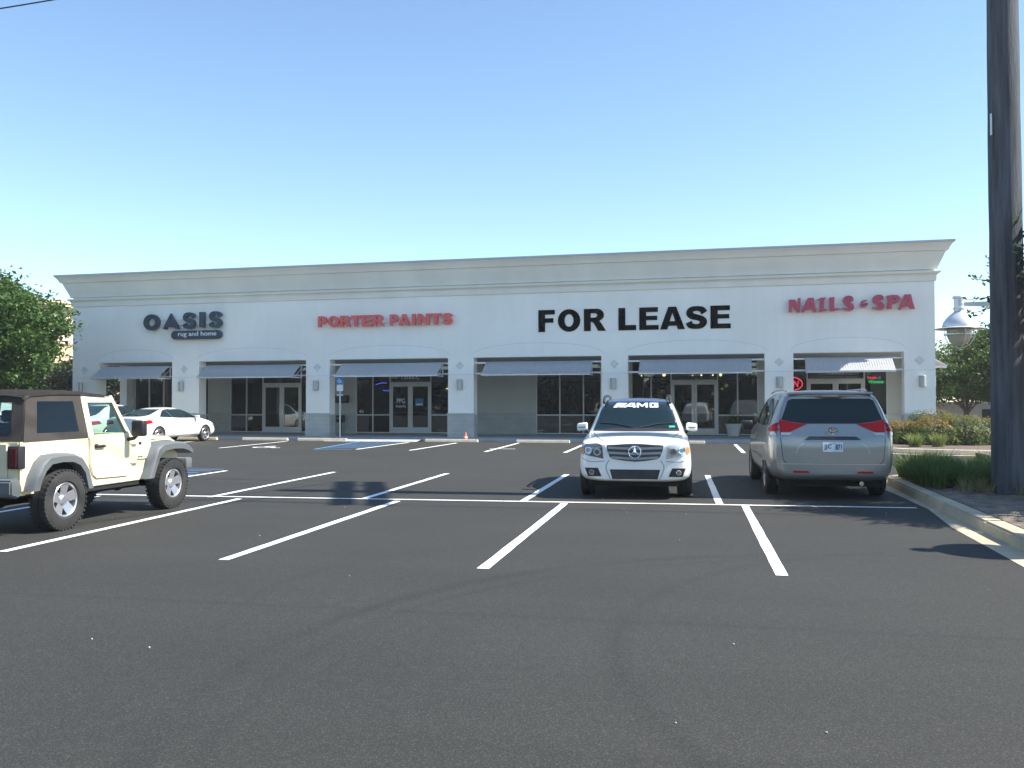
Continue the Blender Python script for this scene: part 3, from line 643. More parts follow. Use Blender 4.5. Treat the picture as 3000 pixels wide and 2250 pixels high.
LT += [Sglyph(-24.30, -23.66, 5.10, 5.86), [[(-23.44, 5.16), (-23.18, 5.16), (-23.18, 5.86), (-23.44, 5.86)]], Sglyph(-22.95, -22.30, 5.12, 5.88)]
letters(s, LT, 0, 0, DKBLUE)
bm = B(); bbox(bm, -26.0 + 24.3, -22.45 + 24.3, -.10, -.001, .0, .27, .01, 1); mk('raceway', bm, RACE, s)
pl = curve_mesh([arc(-24.72, 4.815, .2, 90, 270, 12) + arc(-22.52, 4.815, .2, -90, 90, 12)], .07); loc_place('name_plate', pl, DKBLUE, s, 0, 37.03, 0)
pt = text_mesh('rug and home', .004, .012); loc_place('small_lettering', pt, SWHT, s, -24.55, 36.955, 4.70, (1.98, .27))
s = empty('shop_sign', (-14.4, 37.2, 5.3), 0, 'red PORTER PAINTS channel letters on the facade', 'shop sign')
px = [('P', 148, 262), ('O', 280, 425), ('R', 441, 582), ('T', 583, 712), ('E', 728, 862), ('R', 875, 1015), ('P', 1092, 1200), ('A', 1206, 1348), ('I', 1375, 1422), ('N', 1448, 1600), ('T', 1608, 1748), ('S', 1757, 1890)]
fx = lambda u: -17.52 + (u - 148) * 6.28 / 1742
for ch, a, b in px: loc_place('letter', glyphs([(ch, fx(a), fx(b))], .49, .06), REDS, s, 0, 37.03, 5.035)
bm = B(); bbox(bm, -3.0, 3.0, -.09, -.001, -.14, .08, .01, 1); mk('raceway', bm, RACE, s)
s = empty('shop_sign', (-3.5, 37.2, 5.1), 0, 'big black FOR LEASE lettering in the middle of the facade', 'lease sign')
px = [('F', 238, 398), ('O', 427, 642), ('R', 677, 885), ('L', 1003, 1168), ('E', 1197, 1375), ('A', 1388, 1615), ('S', 1625, 1815), ('E', 1845, 2025)]
fx = lambda u: -7.50 + (u - 238) * 7.93 / 1787
for ch, a, b in px: loc_place('letter', glyphs([(ch, fx(a), fx(b))], .93, .012), BLK, s, 0, 37.186, 4.63)
s = empty('shop_sign', (5, 37.2, 5.4), 0, 'crimson brush style NAILS & SPA sign on the right of the facade', 'shop sign')
q4x = lambda u: 2.66 + (u - 150) * (7.32 - 2.66) / 1860
def q4z(u, v): return 5.44 - (v - 390) / 2.0 * .00495 * 1.02 + (u - 150) * 0.0  # placeholder refined below
k4 = (7.32 - 2.66) / 1860
def Z4(u, v): return 5.70 - (v + (u - 200) * .0255 - 290) * k4 * 1.0 + (0)
def P4(L): return [(q4x(u), Z4(u, v)) for u, v in L]
brush = [
 [[(155, 292), (250, 292), (290, 400), (292, 270), (335, 265), (330, 380), (322, 490), (275, 490), (205, 370), (195, 490), (155, 492)]],
 [[(342, 485), (440, 265), (530, 262), (548, 380), (570, 487), (522, 485), (505, 440), (460, 440), (400, 460), (385, 487)], [(470, 370), (490, 340), (495, 385), (465, 392)]],
 [[(570, 298), (640, 262), (722, 258), (700, 285), (690, 290), (680, 440), (745, 448), (690, 475), (590, 487), (620, 455), (625, 300)]],
 [[(758, 262), (842, 250), (835, 350), (838, 430), (935, 430), (880, 455), (800, 475), (765, 468), (770, 370)]],
 [('S', [(1090, 320), (1085, 275), (1040, 262), (1000, 290), (1010, 335), (1060, 370), (1095, 400), (1085, 440), (1030, 445), (945, 428)], [24, 32, 30, 34, 32, 34, 32, 26, 18, 5])],
 [('S', [(1318, 305), (1260, 315), (1240, 340), (1285, 352), (1240, 365), (1235, 395), (1275, 402), (1318, 375), (1320, 345)], [11] * 9)],
 [('S', [(1528, 300), (1525, 258), (1480, 248), (1437, 275), (1445, 315), (1500, 355), (1540, 390), (1525, 425), (1470, 432), (1388, 420)], [25, 33, 30, 34, 33, 34, 32, 26, 20, 5])],
 [[(1605, 235), (1690, 222)] + [(1760, 225), (1800, 260), (1800, 300), (1760, 340), (1700, 360), (1675, 375), (1675, 438), (1605, 438), (1625, 330)], [(1690, 270), (1730, 275), (1725, 305), (1685, 318)]],
 [[(1770, 450), (1865, 215), (1955, 213), (1975, 320), (2008, 438), (1945, 440), (1925, 385), (1870, 400), (1810, 425), (1805, 455)], [(1895, 330), (1915, 300), (1920, 340), (1890, 350)]]]
for g in brush:
    me = stroke_mesh(P4(g[0][1]), [q * k4 for q in g[0][2]], .06) if g[0][0] == 'S' else curve_mesh([P4(p) for p in g], .06)
    loc_place('letter', me, REDP, s, 0, 37.03, 0)
bm = B(); bbox(bm, -1.95, 1.7, -.09, -.001, -.10, .10, .01, 1); mk('raceway', bm, RACE, s)

# neon signs
def neon(col, nm, s=3.2): return pmat(nm, col, .4, emit=col, es=s)
NR, NG, NB2, NBL = neon((1, .05, .09), 'neon_red'), neon((.03, 1, .25), 'neon_green', 1.6), neon((.25, .25, 1), 'neon_violet', 1.5), neon((.10, .12, 1), 'neon_blue', 2.5)
e = empty('neon_sign', (3.0, 41.45, 2.45), 0, 'red oval OPEN neon sign, partly hidden by the pillar', 'neon sign')
bm = B(); tube(bm, [(.54 * math.cos(R(a)), 0, .31 * math.sin(R(a))) for a in range(0, 361, 12)], .022, 6); mk('oval_tube', bm, NR, e, 60)
me = text_mesh('OPEN', .008, .01, .12); o = place_mesh('neon_letters', me, NR, None, WM(-.40, 0, -.15), (.78, .30)); o.parent = e
bm = B(); box(bm, -.6, .6, .02, .05, -.36, .36); mk('back_board', bm, BLK, e)
e = empty('neon_sign', (6.6, 41.45, 2.5), 0, 'green and red neon window sign reading Waxing', 'neon sign')
me = text_mesh('Waxing', .006, .012, .1); o = place_mesh('green_lettering', me, NG, None, WM(-.33, 0, -.10), (.64, .2)); o.parent = e
me = text_mesh('Nails', .006, .004, .1); o = place_mesh('red_lettering', me, NR, None, WM(-.36, 0, .14), (.40, .12)); o.parent = e
me = text_mesh('&', .006, .004, .1); o = place_mesh('violet_lettering', me, NB2, None, WM(.10, 0, .14), (.1, .11)); o.parent = e
e = empty('neon_sign', (-16.15, 41.5, 2.5), 0, 'two curved blue neon strokes in the paint shop window', 'neon sign')
for P in ([(-.40, .05), (-.2, .12), (0, .14), (.15, .11)], [(-.05, -.22), (.15, -.26), (.3, -.25), (.48, -.19)]):
    bm = B(); tube(bm, [(x, 0, z) for x, z in P], .02, 6); mk('tube', bm, NBL, e, 60)
# numbers and stickers on the glass
def glasstext(body, x, z, wd, h, label, mat=SWHT, y=YS + .033, cat='number', nm='door_number'):
    o = place_mesh(nm, text_mesh(body, .001, .01), mat, None, WM(0, 0, 0), (wd, h)); o.location = (x, y, z)
    tag(o, label, cat); return o
glasstext('12555-C', -15.12, 2.79, .92, .17, 'white number 12555-C above the paint shop door')
glasstext('12555-B', -1.40, 2.84, .50, .11, 'white number above the door of the shop with lit lamps', WALLMET)
glasstext('12555', 4.62, 2.86, .62, .15, 'white number 12555 above the door behind the silver van', WALLMET)
glasstext('PAINTS', -15.40, 1.42, .50, .11, 'grey PAINTS lettering on the left door of the paint shop', SWHT, YS + .008, 'lettering', 'door_lettering')
glasstext('PPG', -15.36, 1.62, .42, .24, 'PPG lettering on the left door of the paint shop', SWHT, YS + .008, 'lettering', 'door_lettering')
def poster(x0, x1, z0, z1, col, label, nm='sticker'):
    e = empty(nm, ((x0 + x1) / 2, YS + .012, z0), 0, label, 'sticker'); bm = B(); hw = (x1 - x0) / 2
    box(bm, -hw, hw, -.006, 0, 0, z1 - z0); mk('sheet', bm, pmat('sheet_%d' % int(col[2] * 999), col, .6), e)
    bm = B(); box(bm, -hw * .8, hw * .8, -.008, -.0065, (z1 - z0) * .12, (z1 - z0) * .3); mk('printed_band', bm, SWHT, e)
poster(-14.42, -14.0, 1.5, 1.85, (.05, .20, .36), 'blue square sticker on the right door of the paint shop')
e = empty('hazard_diamond', (-17.2, YS + .03, 1.3), 0, 'small hazard diamond sticker on the first pane of the paint shop', 'sticker')
for n, (dx, dz), c in (('white_quarter', (-.07, -.07), (.7, .7, .7)), ('red_quarter', (0, 0), (.5, .05, .04)), ('yellow_quarter', (.07, -.07), (.6, .45, .05)), ('blue_quarter', (0, -.14), (.05, .12, .5))):
    bm = B(); prism(bm, [(dx, dz - .065), (dx + .065, dz), (dx, dz + .065), (dx - .065, dz)], 'y', -.004, 0); mk(n, bm, pmat(n, c, .6), e)

# accessible parking sign on its post
e = empty('parking_sign', (-16.3, 36.65, .15), 0, 'blue and white accessible parking sign on a thin post', 'sign')
bm = B(); box(bm, -.025, .025, -.02, .02, 0, 2.75); mk('post', bm, GALV, e)
bm = B(); bbox(bm, -.17, .17, -.035, -.022, 2.32, 2.66, .005, 1); mk('blue_panel', bm, pmat('sign_blue', (.03, .20, .55), .4), e)
sy = curve_mesh([stroke([(0, .2), (.0, .12), (.07, .11), (.1, .03), (.14, .04)], .014)], .001); o = place_mesh('wheelchair_symbol', sy, SWHT, None, WM(-.04, -.038, 2.38)); o.parent = e
sy = curve_mesh([stroke(arc(.01, .08, .065, 110, 370, 12), .011)], .001); o = place_mesh('wheelchair_symbol', sy, SWHT, None, WM(-.04, -.040, 2.38)); o.parent = e
bm = B(); bbox(bm, -.15, .15, -.034, -.022, 2.02, 2.29, .005, 1); mk('white_panel', bm, SWHT, e)
bm = B(); bbox(bm, -.15, .15, -.034, -.022, 1.80, 1.88, .005, 1); mk('lower_panel', bm, pmat('pale_blue', (.42, .52, .62), .5), e)
# letter box cluster on the walkway wall
e = empty('drop_box', (-18.15, YS - .03, .15), 0, 'black wall mounted box beside the paint shop window', 'box')
bm = B(); bbox(bm, -.32, .32, -.25, 0, 1.5, 1.88, .015, 2); mk('body', bm, BLACKP, e, 40)
for x in (-.16, .0, .16):
    bm = B(); bbox(bm, x - .06, x + .06, -.262, -.251, 1.55, 1.83, .004, 1); mk('door', bm, FURN, e)
e = empty('ash_bin', (-18.2, YS - .25, .15), 0, 'dark bin with pale slot under the wall box by the paint shop', 'bin')
bm = B(); bbox(bm, -.17, .17, -.17, .17, .55, .9, .02, 2); mk('bin_body', bm, BLACKP, e, 40)
bm = B(); box(bm, -.05, .05, -.05, .05, 0, .55); mk('stand', bm, FURN, e)
bm = B(); box(bm, -.1, .1, -.178, -.171, .74, .77); mk('slot', bm, PALE, e)
# traffic cone
e = empty('traffic_cone', (-10.35, 35.9, 0), 0, 'small orange traffic cone by the wheel stop in front of the pillar', 'cone')
ORG = pmat('cone_orange', (.75, .15, .05), .5)
bm = B(); lathe(bm, [(.12, .02), (.022, .42), (0, .43)], n=20); mk('cone_body', bm, ORG, e, 40)
bm = B(); bbox(bm, -.16, .16, -.16, .16, 0, .022, .008, 1); mk('base', bm, ORG, e)
bm = B(); lathe(bm, [(.083, .19), (.072, .235)], n=20); mk('reflective_band', bm, SWHT, e, 40)
# leaf helper ---------------------------------------------------------
def leaves_mesh(name, C, size, mat, parent, flat=.35, asp=.5, normal_up=.3, loc=(0, 0, 0), bias=None):
    """C: Nx3 leaf centres; each leaf is a folded lozenge"""
    n = len(C); C = np.asarray(C, float)
    nrm = rng.normal(size=(n, 3)); nrm[:, 2] = np.abs(nrm[:, 2]) + normal_up
    if bias is not None: nrm = nrm * .55 + bias * 1.3
    nrm /= np.linalg.norm(nrm, axis=1)[:, None]
    a = rng.normal(size=(n, 3)); a -= nrm * np.sum(a * nrm, 1)[:, None]; a /= np.linalg.norm(a, axis=1)[:, None]
    b = np.cross(nrm, a); sz = (size * rng.uniform(.6, 1.35, n))[:, None]
    v = np.empty((n, 4, 3)); v[:, 0] = C - a * sz; v[:, 1] = C + b * sz * asp + nrm * sz * .15; v[:, 2] = C + a * sz; v[:, 3] = C - b * sz * asp + nrm * sz * .15
    me = bpy.data.meshes.new(name); me.vertices.add(4 * n); me.vertices.foreach_set('co', v.reshape(-1))
    me.loops.add(4 * n); me.loops.foreach_set('vertex_index', np.arange(4 * n, dtype=np.int32)); me.polygons.add(n)
    me.polygons.foreach_set('loop_start', np.arange(0, 4 * n, 4, dtype=np.int32)); me.polygons.foreach_set('loop_total', np.full(n, 4, dtype=np.int32))
    me.update(calc_edges=True); me.materials.append(mat)
    o = bpy.data.objects.new(name, me); link(o, parent); o.location = loc; return o
def crown_points(ells, ncl, per, clr, flat=.6, shell=.75):
    """clusters of leaves through ellipsoids; returns points and cluster centres"""
    out = []; cc = []; wts = np.array([e[3] * e[4] * e[5] for e in ells]) ** .67; wts /= wts.sum()
    for k in range(ncl):
        x, y, z, rx, ry, rz = ells[rng.choice(len(ells), p=wts)]
        d = rng.normal(size=3); d /= np.linalg.norm(d); rr = shell + (1.08 - shell) * rng.random() if rng.random() < .8 else rng.random() * shell
        c = np.array([x + d[0] * rx * rr, y + d[1] * ry * rr, z + d[2] * rz * rr]); cc.append(c)
        m = int(per * rng.uniform(.5, 1.5)); q = rng.normal(size=(m, 3)) * clr * rng.uniform(.6, 1.3); q[:, 2] *= flat; out.append(c + q)
    return np.concatenate(out), cc
def tree(name, base, ells, ncl, per, clr, lsize, lmat, label, trunk_r, fork, group=None, limbs=26, cat='tree', sway=.3, flat=.6):
    e = empty(name, base, 0, label, cat, group); base = np.array(base)
    P, cc = crown_points([(x - base[0], y - base[1], z - base[2], a, b, c) for x, y, z, a, b, c in ells], ncl, per, clr, flat)
    leaves_mesh('crown', P, lsize, lmat, e)
    bm = B(); top = Vector((random.uniform(-.1, .1), random.uniform(-.1, .1), fork)); tube(bm, [(0, 0, -.1), (trunk_r * .2, 0, fork * .5), tuple(top)], [trunk_r * 1.25, trunk_r, trunk_r * .85], 10)
    for c in random.sample(cc, min(limbs, len(cc))):
        c = Vector(c)
        if c.z < fork * .6: continue
        mid = top.lerp(c, .5) + Vector((random.uniform(-sway, sway), random.uniform(-sway, sway), random.uniform(0, sway)))
        tube(bm, [tuple(top - Vector((0, 0, random.uniform(0, .4)))), tuple(mid), tuple(c)], [trunk_r * .5, trunk_r * .25, .012], 6)
    mk('trunk', bm, BARK, e, 50); return e
OAK = leafmat('oak_leaf', [(.05, .10, .02), (.09, .17, .03), (.06, .12, .025), (.15, .24, .045)], .35)
CREPE = leafmat('shrub_tree_leaf', [(.06, .11, .03), (.09, .15, .04), (.07, .11, .03), (.17, .21, .07)], .35)
DARKL = leafmat('dark_hedge_leaf', [(.018, .03, .018), (.03, .045, .02), (.022, .035, .018)], .2)
HEDGE = leafmat('hedge_leaf', [(.06, .12, .02), (.10, .16, .025), (.15, .16, .03), (.08, .14, .022)], .3)
HRED = leafmat('hedge_rust_leaf', [(.28, .16, .035), (.24, .20, .045), (.15, .17, .03)], .3)
# left oak beside the building
tree('oak_tree', (-30.6, 31.5, 0), [(-30.6, 31.5, 4.7, 3.6, 3.0, 2.1), (-27.9, 30.5, 4.7, 2.1, 2.0, 1.35), (-28.3, 30.2, 3.2, 2.0, 1.8, 1.1), (-29.6, 30.6, 5.9, 1.9, 1.6, 1.1), (-32.5, 31, 6.0, 2.6, 2.4, 1.3), (-29.3, 30.3, 6.0, 1.5, 1.5, .85), (-31.5, 31, 2.9, 2.6, 2, .9)], 900, 80, .27, .10, OAK, 'bushy green oak tree at the left edge, in front of the cream building', .17, 2.0, limbs=40)
# clipped dark evergreens behind it
for i, (x, y, hh) in enumerate([(-44.5, 52, 4.3), (-42.0, 51.5, 4.6), (-39.8, 51, 4.9), (-47.5, 53, 4.5)]):
    tree('evergreen_tree', (x, y, 0), [(x, y, hh * .5, 1.5, 1.4, hh * .5)], 260, 90, .3, .10, DARKL, ['dark evergreen behind the oak, second from the corner of the white building', 'dark evergreen behind the oak, third from the left of the dark row', 'dark evergreen next to the left corner of the white building', 'leftmost dark evergreen, mostly hidden by the oak'][i], .1, 1, 'dark evergreens left of the building', 8)
# cream store far left: sunlit side wall
CREAM = pmat('cream_stucco', (.72, .54, .32), .85, var=.05, scale=.6); CREAML = pmat('cream_light', (.80, .68, .48), .85, var=.04)
e = empty('cream_building', (-60, 60, 0), 0, 'cream and tan store with sunlit side wall behind the oak tree', 'building')
bm = B(); box(bm, -25, 15, -25, 45, 0, 5.75); mk('lower_wall', bm, CREAM, e)
bm = B(); box(bm, -25, 14.9, -25, 45, 5.75, 8.3); mk('upper_wall', bm, CREAML, e)
bm = B(); box(bm, -25, 15.05, -25.05, 45, 5.78, 5.9); mk('string_course', bm, pmat('brown_band', (.30, .22, .15), .8), e)
bm = B(); box(bm, -25.2, 15.25, -25.25, 45.2, 8.3, 8.42); mk('cornice', bm, CREAML, e)
bm = B(); box(bm, -25.3, 15.4, -25.4, 45.3, 8.43, 8.78); mk('parapet_cap', bm, CREAM, e)
for k in range(5):
    bm = B(); box(bm, -22 + k * 7.5, -17 + k * 7.5, -25.06, -25.001, 0, 3); mk('window', bm, CARGLASS, e)
# trees right, behind the hedge
RT = [((11.6, 47.5, 0), [(11.6, 47.5, 3.1, 2.3, 2, 1.5), (12.6, 47, 3.9, 1.5, 1.5, 1.0), (10.2, 46.6, 2.8, 1.5, 1.4, 1.0)], 'middle multi-stem tree behind the hedge, under the white lamp'),
      ((14.0, 48.5, 0), [(14.0, 48.5, 3.6, 2.4, 2, 1.9), (13.6, 48, 4.8, 1.2, 1.2, .9)], 'taller tree behind the hedge, next to the utility pole'),
      ((9.7, 51, 0), [(10.0, 51, 2.6, 1.4, 1.5, 1.8), (9.4, 50.5, 3.7, .8, .8, .9)], 'tree touching the right corner of the white building')]
for i, (b, el, l) in enumerate(RT):
    tree('crape_myrtle', b, el, 330, 60, .25, .075, CREPE, 'green ' + l, .06, 1.3, 'small trees behind the hedge', 30, sway=.25)
tree('background_tree', (18, 58, 0), [(18, 58, 3.6, 5, 3, 2.6), (10, 60, 3.0, 4, 3, 2.2)], 420, 55, .4, .12, CREPE, 'dark tree farthest back on the right, between trunks and utility box', .15, 1.2)
# utility enclosure behind the trees
e = empty('utility_enclosure', (13.6, 53, 0), 0, 'low grey walled enclosure with dark openings behind the hedge trees', 'enclosure')
UG = pmat('enclosure_grey', (.40, .39, .36), .9)
bm = B(); box(bm, -2.2, 2.6, 0, .2, 0, 1.55); mk('wall', bm, UG, e)
bm = B(); box(bm, .2, 1.7, -.03, -.001, .2, 1.25); box(bm, -.7, -.45, -.03, -.001, .1, 1.4); mk('opening', bm, BLACKP, e)
bm = B(); box(bm, -2.3, 2.7, -.1, .3, 1.551, 1.62); mk('coping', bm, pmat('coping_grey', (.5, .49, .46), .9), e)

# hedge shrubs
hx = [(6.35, 34.6, .95, .85, .92, 1), (7.25, 33.9, 1.0, .95, 1.02, 1), (8.1, 34.0, 1.0, .95, 1.08, 0), (8.85, 34.4, .95, .9, 1.02, 0), (9.45, 35.0, .9, .9, .92, 0), (7.6, 35.6, 1.2, .9, 1.22, 1), (10.1, 36.2, .9, .9, .98, 1), (10.9, 36.6, .9, .9, .9, 1)]
hl = ['rust-red rounded shrub nearest the silver van', 'rust-topped rounded shrub behind the pale grassy clumps', 'green-gold rounded shrub in the middle of the hedge front', 'green-gold rounded shrub right of the hedge middle', 'green rounded shrub at the right front of the hedge', 'tall rust-topped shrub at the back of the hedge by the building corner', 'rust-tinged shrub at the rear right of the hedge, left of the pole', 'rust-tinged shrub at the far right of the hedge, behind the pole']
hm = None
for i, (x, y, rx, ry, hh, red) in enumerate(hx):
    e = empty('shrub', (x, y, .14), 0, hl[i], 'shrub', 'clipped shrubs of the hedge by the building'); P = []
    n = 9500; d = rng.normal(size=(n, 3)); d /= np.linalg.norm(d, axis=1)[:, None]; d[:, 2] = np.abs(d[:, 2]) * 1.0
    bumpf = 1 + .07 * np.sin(d[:, 0] * 9 + i) * np.sin(d[:, 1] * 8) + .04 * np.sin(d[:, 2] * 11 + i * 2)
    rr = (1 - .22 * rng.random(n) ** 2) * bumpf; q = np.sign(d) * np.abs(d) ** .72
    q /= np.maximum(1, np.linalg.norm(q, axis=1) ** .5)[:, None]
    P = q * rr[:, None] * np.array([rx, ry, hh - .05]) + rng.normal(size=(n, 3)) * .015
    top = P[:, 2] > hh * (1.0 if i > 1 else .72) - .25 * rng.random(n)
    leaves_mesh('foliage', P[~top], .028, HEDGE, e, normal_up=0, bias=d[~top]); leaves_mesh('new_growth', P[top], .028, HRED, e, normal_up=0, bias=d[top])
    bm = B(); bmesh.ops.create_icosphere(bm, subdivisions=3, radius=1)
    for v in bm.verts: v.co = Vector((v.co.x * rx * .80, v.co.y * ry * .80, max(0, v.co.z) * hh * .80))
    mk('shade_core', bm, pmat('twigs_or_core', (.03, .03, .015), .95), e, 60)  # dark core added to deepen the shade inside the foliage
def blade_mesh(name, clumps, mat, parent=None, loc=(0, 0, 0)):
    """clumps: (x,y,z,n,height,spread,lean)"""
    V = []; F = []
    for x, y, z, n, hh, spr, wd in clumps:
        for k in range(n):
            a = random.uniform(0, 2 * math.pi); r0 = random.uniform(0, .07) if spr < .6 else random.uniform(0, .1); L = hh * random.uniform(.6, 1.15); lean = spr * random.uniform(.15, 1.1)
            bx, by = x + r0 * math.cos(a), y + r0 * math.sin(a); tw = random.uniform(0, math.pi); wx, wy = math.cos(tw) * wd / 2, math.sin(tw) * wd / 2; i0 = len(V)
            for s_, q in ((0, 1), (.4, 1), (.75, .75), (1, .08)):
                h_ = L * (s_ - .28 * lean * s_ * s_ * s_); o_ = lean * L * s_ ** 1.8 * .8
                cx, cy, cz = bx + math.cos(a) * o_, by + math.sin(a) * o_, z + h_
                V.append((cx - wx * q, cy - wy * q, cz)); V.append((cx + wx * q, cy + wy * q, cz))
            for s_ in range(3): j = i0 + 2 * s_; F.append((j, j + 1, j + 3, j + 2))
    me = bpy.data.meshes.new(name); me.from_pydata([(a - loc[0], b - loc[1], c - loc[2]) for a, b, c in V], [], F); me.materials.append(mat)
    o = bpy.data.objects.new(name, me); link(o, parent); return o
GRASS = leafmat('ornamental_grass', [(.08, .15, .035), (.14, .22, .05), (.11, .18, .045), (.26, .28, .08)], .25)
STRAW = leafmat('dry_grass', [(.28, .22, .10), (.18, .17, .07), (.34, .28, .15)], .25)
cl = []
for k in range(150):
    x = random.uniform(3.45, 7.6) if k > 40 else random.uniform(3.42, 4.1); y = random.uniform(16.2, 19.0)
    if x < 4.9 and y < 16.25: y += .4
    if (x - 4.43) ** 2 + (y - 15.9) ** 2 < .16: continue
    cl.append((x, y, .14, 95, random.uniform(.40, .60), random.uniform(.6, 1.15), .010))
tag(blade_mesh('grass_tufts', cl, GRASS), 'dark green strappy grass in the island beside the utility pole', 'grass', kind='stuff')
cl = [(random.uniform(3.7, 6.5), random.uniform(15.4, 16.1), .15, 14, random.uniform(.15, .35), 1.1, .009) for k in range(46)]
tag(blade_mesh('dry_grass', cl, STRAW), 'dry straw coloured grass along the front of the green tufts', 'grass', kind='stuff')
for x, y, l in ((6.25, 31.9, 'pale green strappy clump in front of the rust-red shrub, left of two'), (7.0, 32.0, 'pale green strappy clump in front of the hedge, right of two')):
    e = empty('daylily_clump', (x, y, .14), 0, l, 'plant', 'strappy clumps before the hedge')
    blade_mesh('leaves', [(x + random.uniform(-.12, .12), y + random.uniform(-.1, .1), .14, 60, .5, .9, .02) for _ in range(3)], leafmat('daylily_%d' % int(x * 10), [(.20, .26, .06), (.32, .34, .12), (.14, .2, .05)], .3), e, (x, y, .14))
    bm = B(); lathe(bm, [(.12, -.02), (.08, .04), (0, .05)], n=10); mk('crown_base', bm, MULCH, e, 50)
# fallen leaves, litter on island
P = np.stack([rng.uniform(3.45, 8, 900), rng.uniform(10, 16.5, 900), np.full(900, .19)], 1)
o = leaves_mesh('leaf_litter', P, .03, STRAW, None, normal_up=3); tag(o, 'dry fallen leaves scattered over the island soil', 'leaf litter', kind='stuff')

# ------------------------------------------------------------ utility pole and wires
PX, PY = 4.50, 15.8
e = empty('utility_pole', (PX, PY, .14), 0, 'thick dark wooden utility pole at the right edge of the lot', 'utility pole')
bm = B(); n = 28; rings = []
for k in range(30):
    z = -.2 + 14.2 * k / 29; r = .256 - .0034 * z
    rings.append([bm.verts.new(((r + random.uniform(-.004, .004) + .004 * math.sin(5 * a + z)) * math.cos(a) - z * .0000, (r + random.uniform(-.004, .004)) * math.sin(a), z)) for a in (2 * math.pi * j / n for j in range(n))])
for a, b in zip(rings, rings[1:]):
    for j in range(n): bm.faces.new((a[j], a[(j + 1) % n], b[(j + 1) % n], b[j]))
bm.faces.new(rings[-1]); mk('shaft', bm, WOODP, e, 60)
bm = B(); bbox(bm, -.262, -.252, -.02, .02, 5.75, 6.1, .003, 1, M=Matrix.Rotation(R(28), 4, 'Z')); mk('number_strip', bm, GALV, e)
rot = Matrix.Rotation(R(23), 4, 'Z')
for z in (12.75, 12.05):
    for yy in (-1,):
        bm = B(); bbox(bm, -.17, .17, -2.3, 2.1, z - .06, z + .06, .01, 1, M=rot); mk('crossarm', bm, WOODP, e)
    for y in (-2.1, -1.2, 1.1, 2.0):
        bm = B(); lathe(bm, [(.03, 0), (.07, .03), (.04, .07), (.07, .11), (.03, .16), (0, .17)], Matrix.Translation(rot @ Vector((0, y, z + .06))), 12); mk('insulator', bm, WALLMET, e, 50)
bm = B(); tube(bm, [tuple(rot @ Vector((.1, -1.3, 12.7))), (0, 0, 11.0)], .025, 6); tube(bm, [tuple(rot @ Vector((.1, 1.3, 12.7))), (0, 0, 11.0)], .025, 6); mk('brace', bm, GALV, e)
WIRE = pmat('cable', (.02, .022, .026), .6)
def cable(pts, r, label, sag=.6, n=24):
    a, b = Vector(pts[0]), Vector(pts[1]); P = []
    for i in range(n + 1):
        t = i / n; p = a.lerp(b, t); p.z -= sag * 4 * t * (1 - t); P.append(tuple(p - a))
    bm = B(); tube(bm, P, r, 6); o = mk('power_line', bm, WIRE, None, 60); o.location = a
    tag(o, label, 'power line', 'power lines strung from the utility pole'); return o
def armp(y, z): q = rot @ Vector((0, y, z)); return (PX + q.x, PY + q.y, z + .3)
cable((armp(2.0, 12.05), (-50, 18.9, 12.3)), .017, 'dark wire crossing the top left corner of the sky', 1.2)
for i, (y, z) in enumerate(((2.0, 12.75), (-2.1, 12.75), (-1.2, 12.75), (-2.1, 12.05), (1.1, 12.75))):
    a = armp(y, z); cable((a, (-50, a[1] + .8, z + .3)), .018, ['wire from the far end of the upper crossarm', 'wire from the near end of the upper crossarm', 'wire second from the near end of the upper crossarm', 'wire from the near end of the lower crossarm', 'wire second from the far end of the upper crossarm'][i], .5)
for i, (y, z) in enumerate(((2.0, 12.75), (-2.1, 12.75))):
    a = armp(y, z); cable((a, (50, a[1] + .5, z + .3)), .018, ['wire leading right from the far end of the crossarm', 'wire leading right from the near end of the crossarm'][i], .6)
for q, (yy, zz, l) in enumerate(((2.0, 12.9, 'lateral wire running off towards the road from the far end of the upper crossarm'), (1.6, 12.2, 'lateral wire running off towards the road from the far end of the lower crossarm'))):
    a = armp(yy, zz - .2); cable((a, (a[0] - 17, a[1] - 60, zz + .2)), .02, l, 1.0)
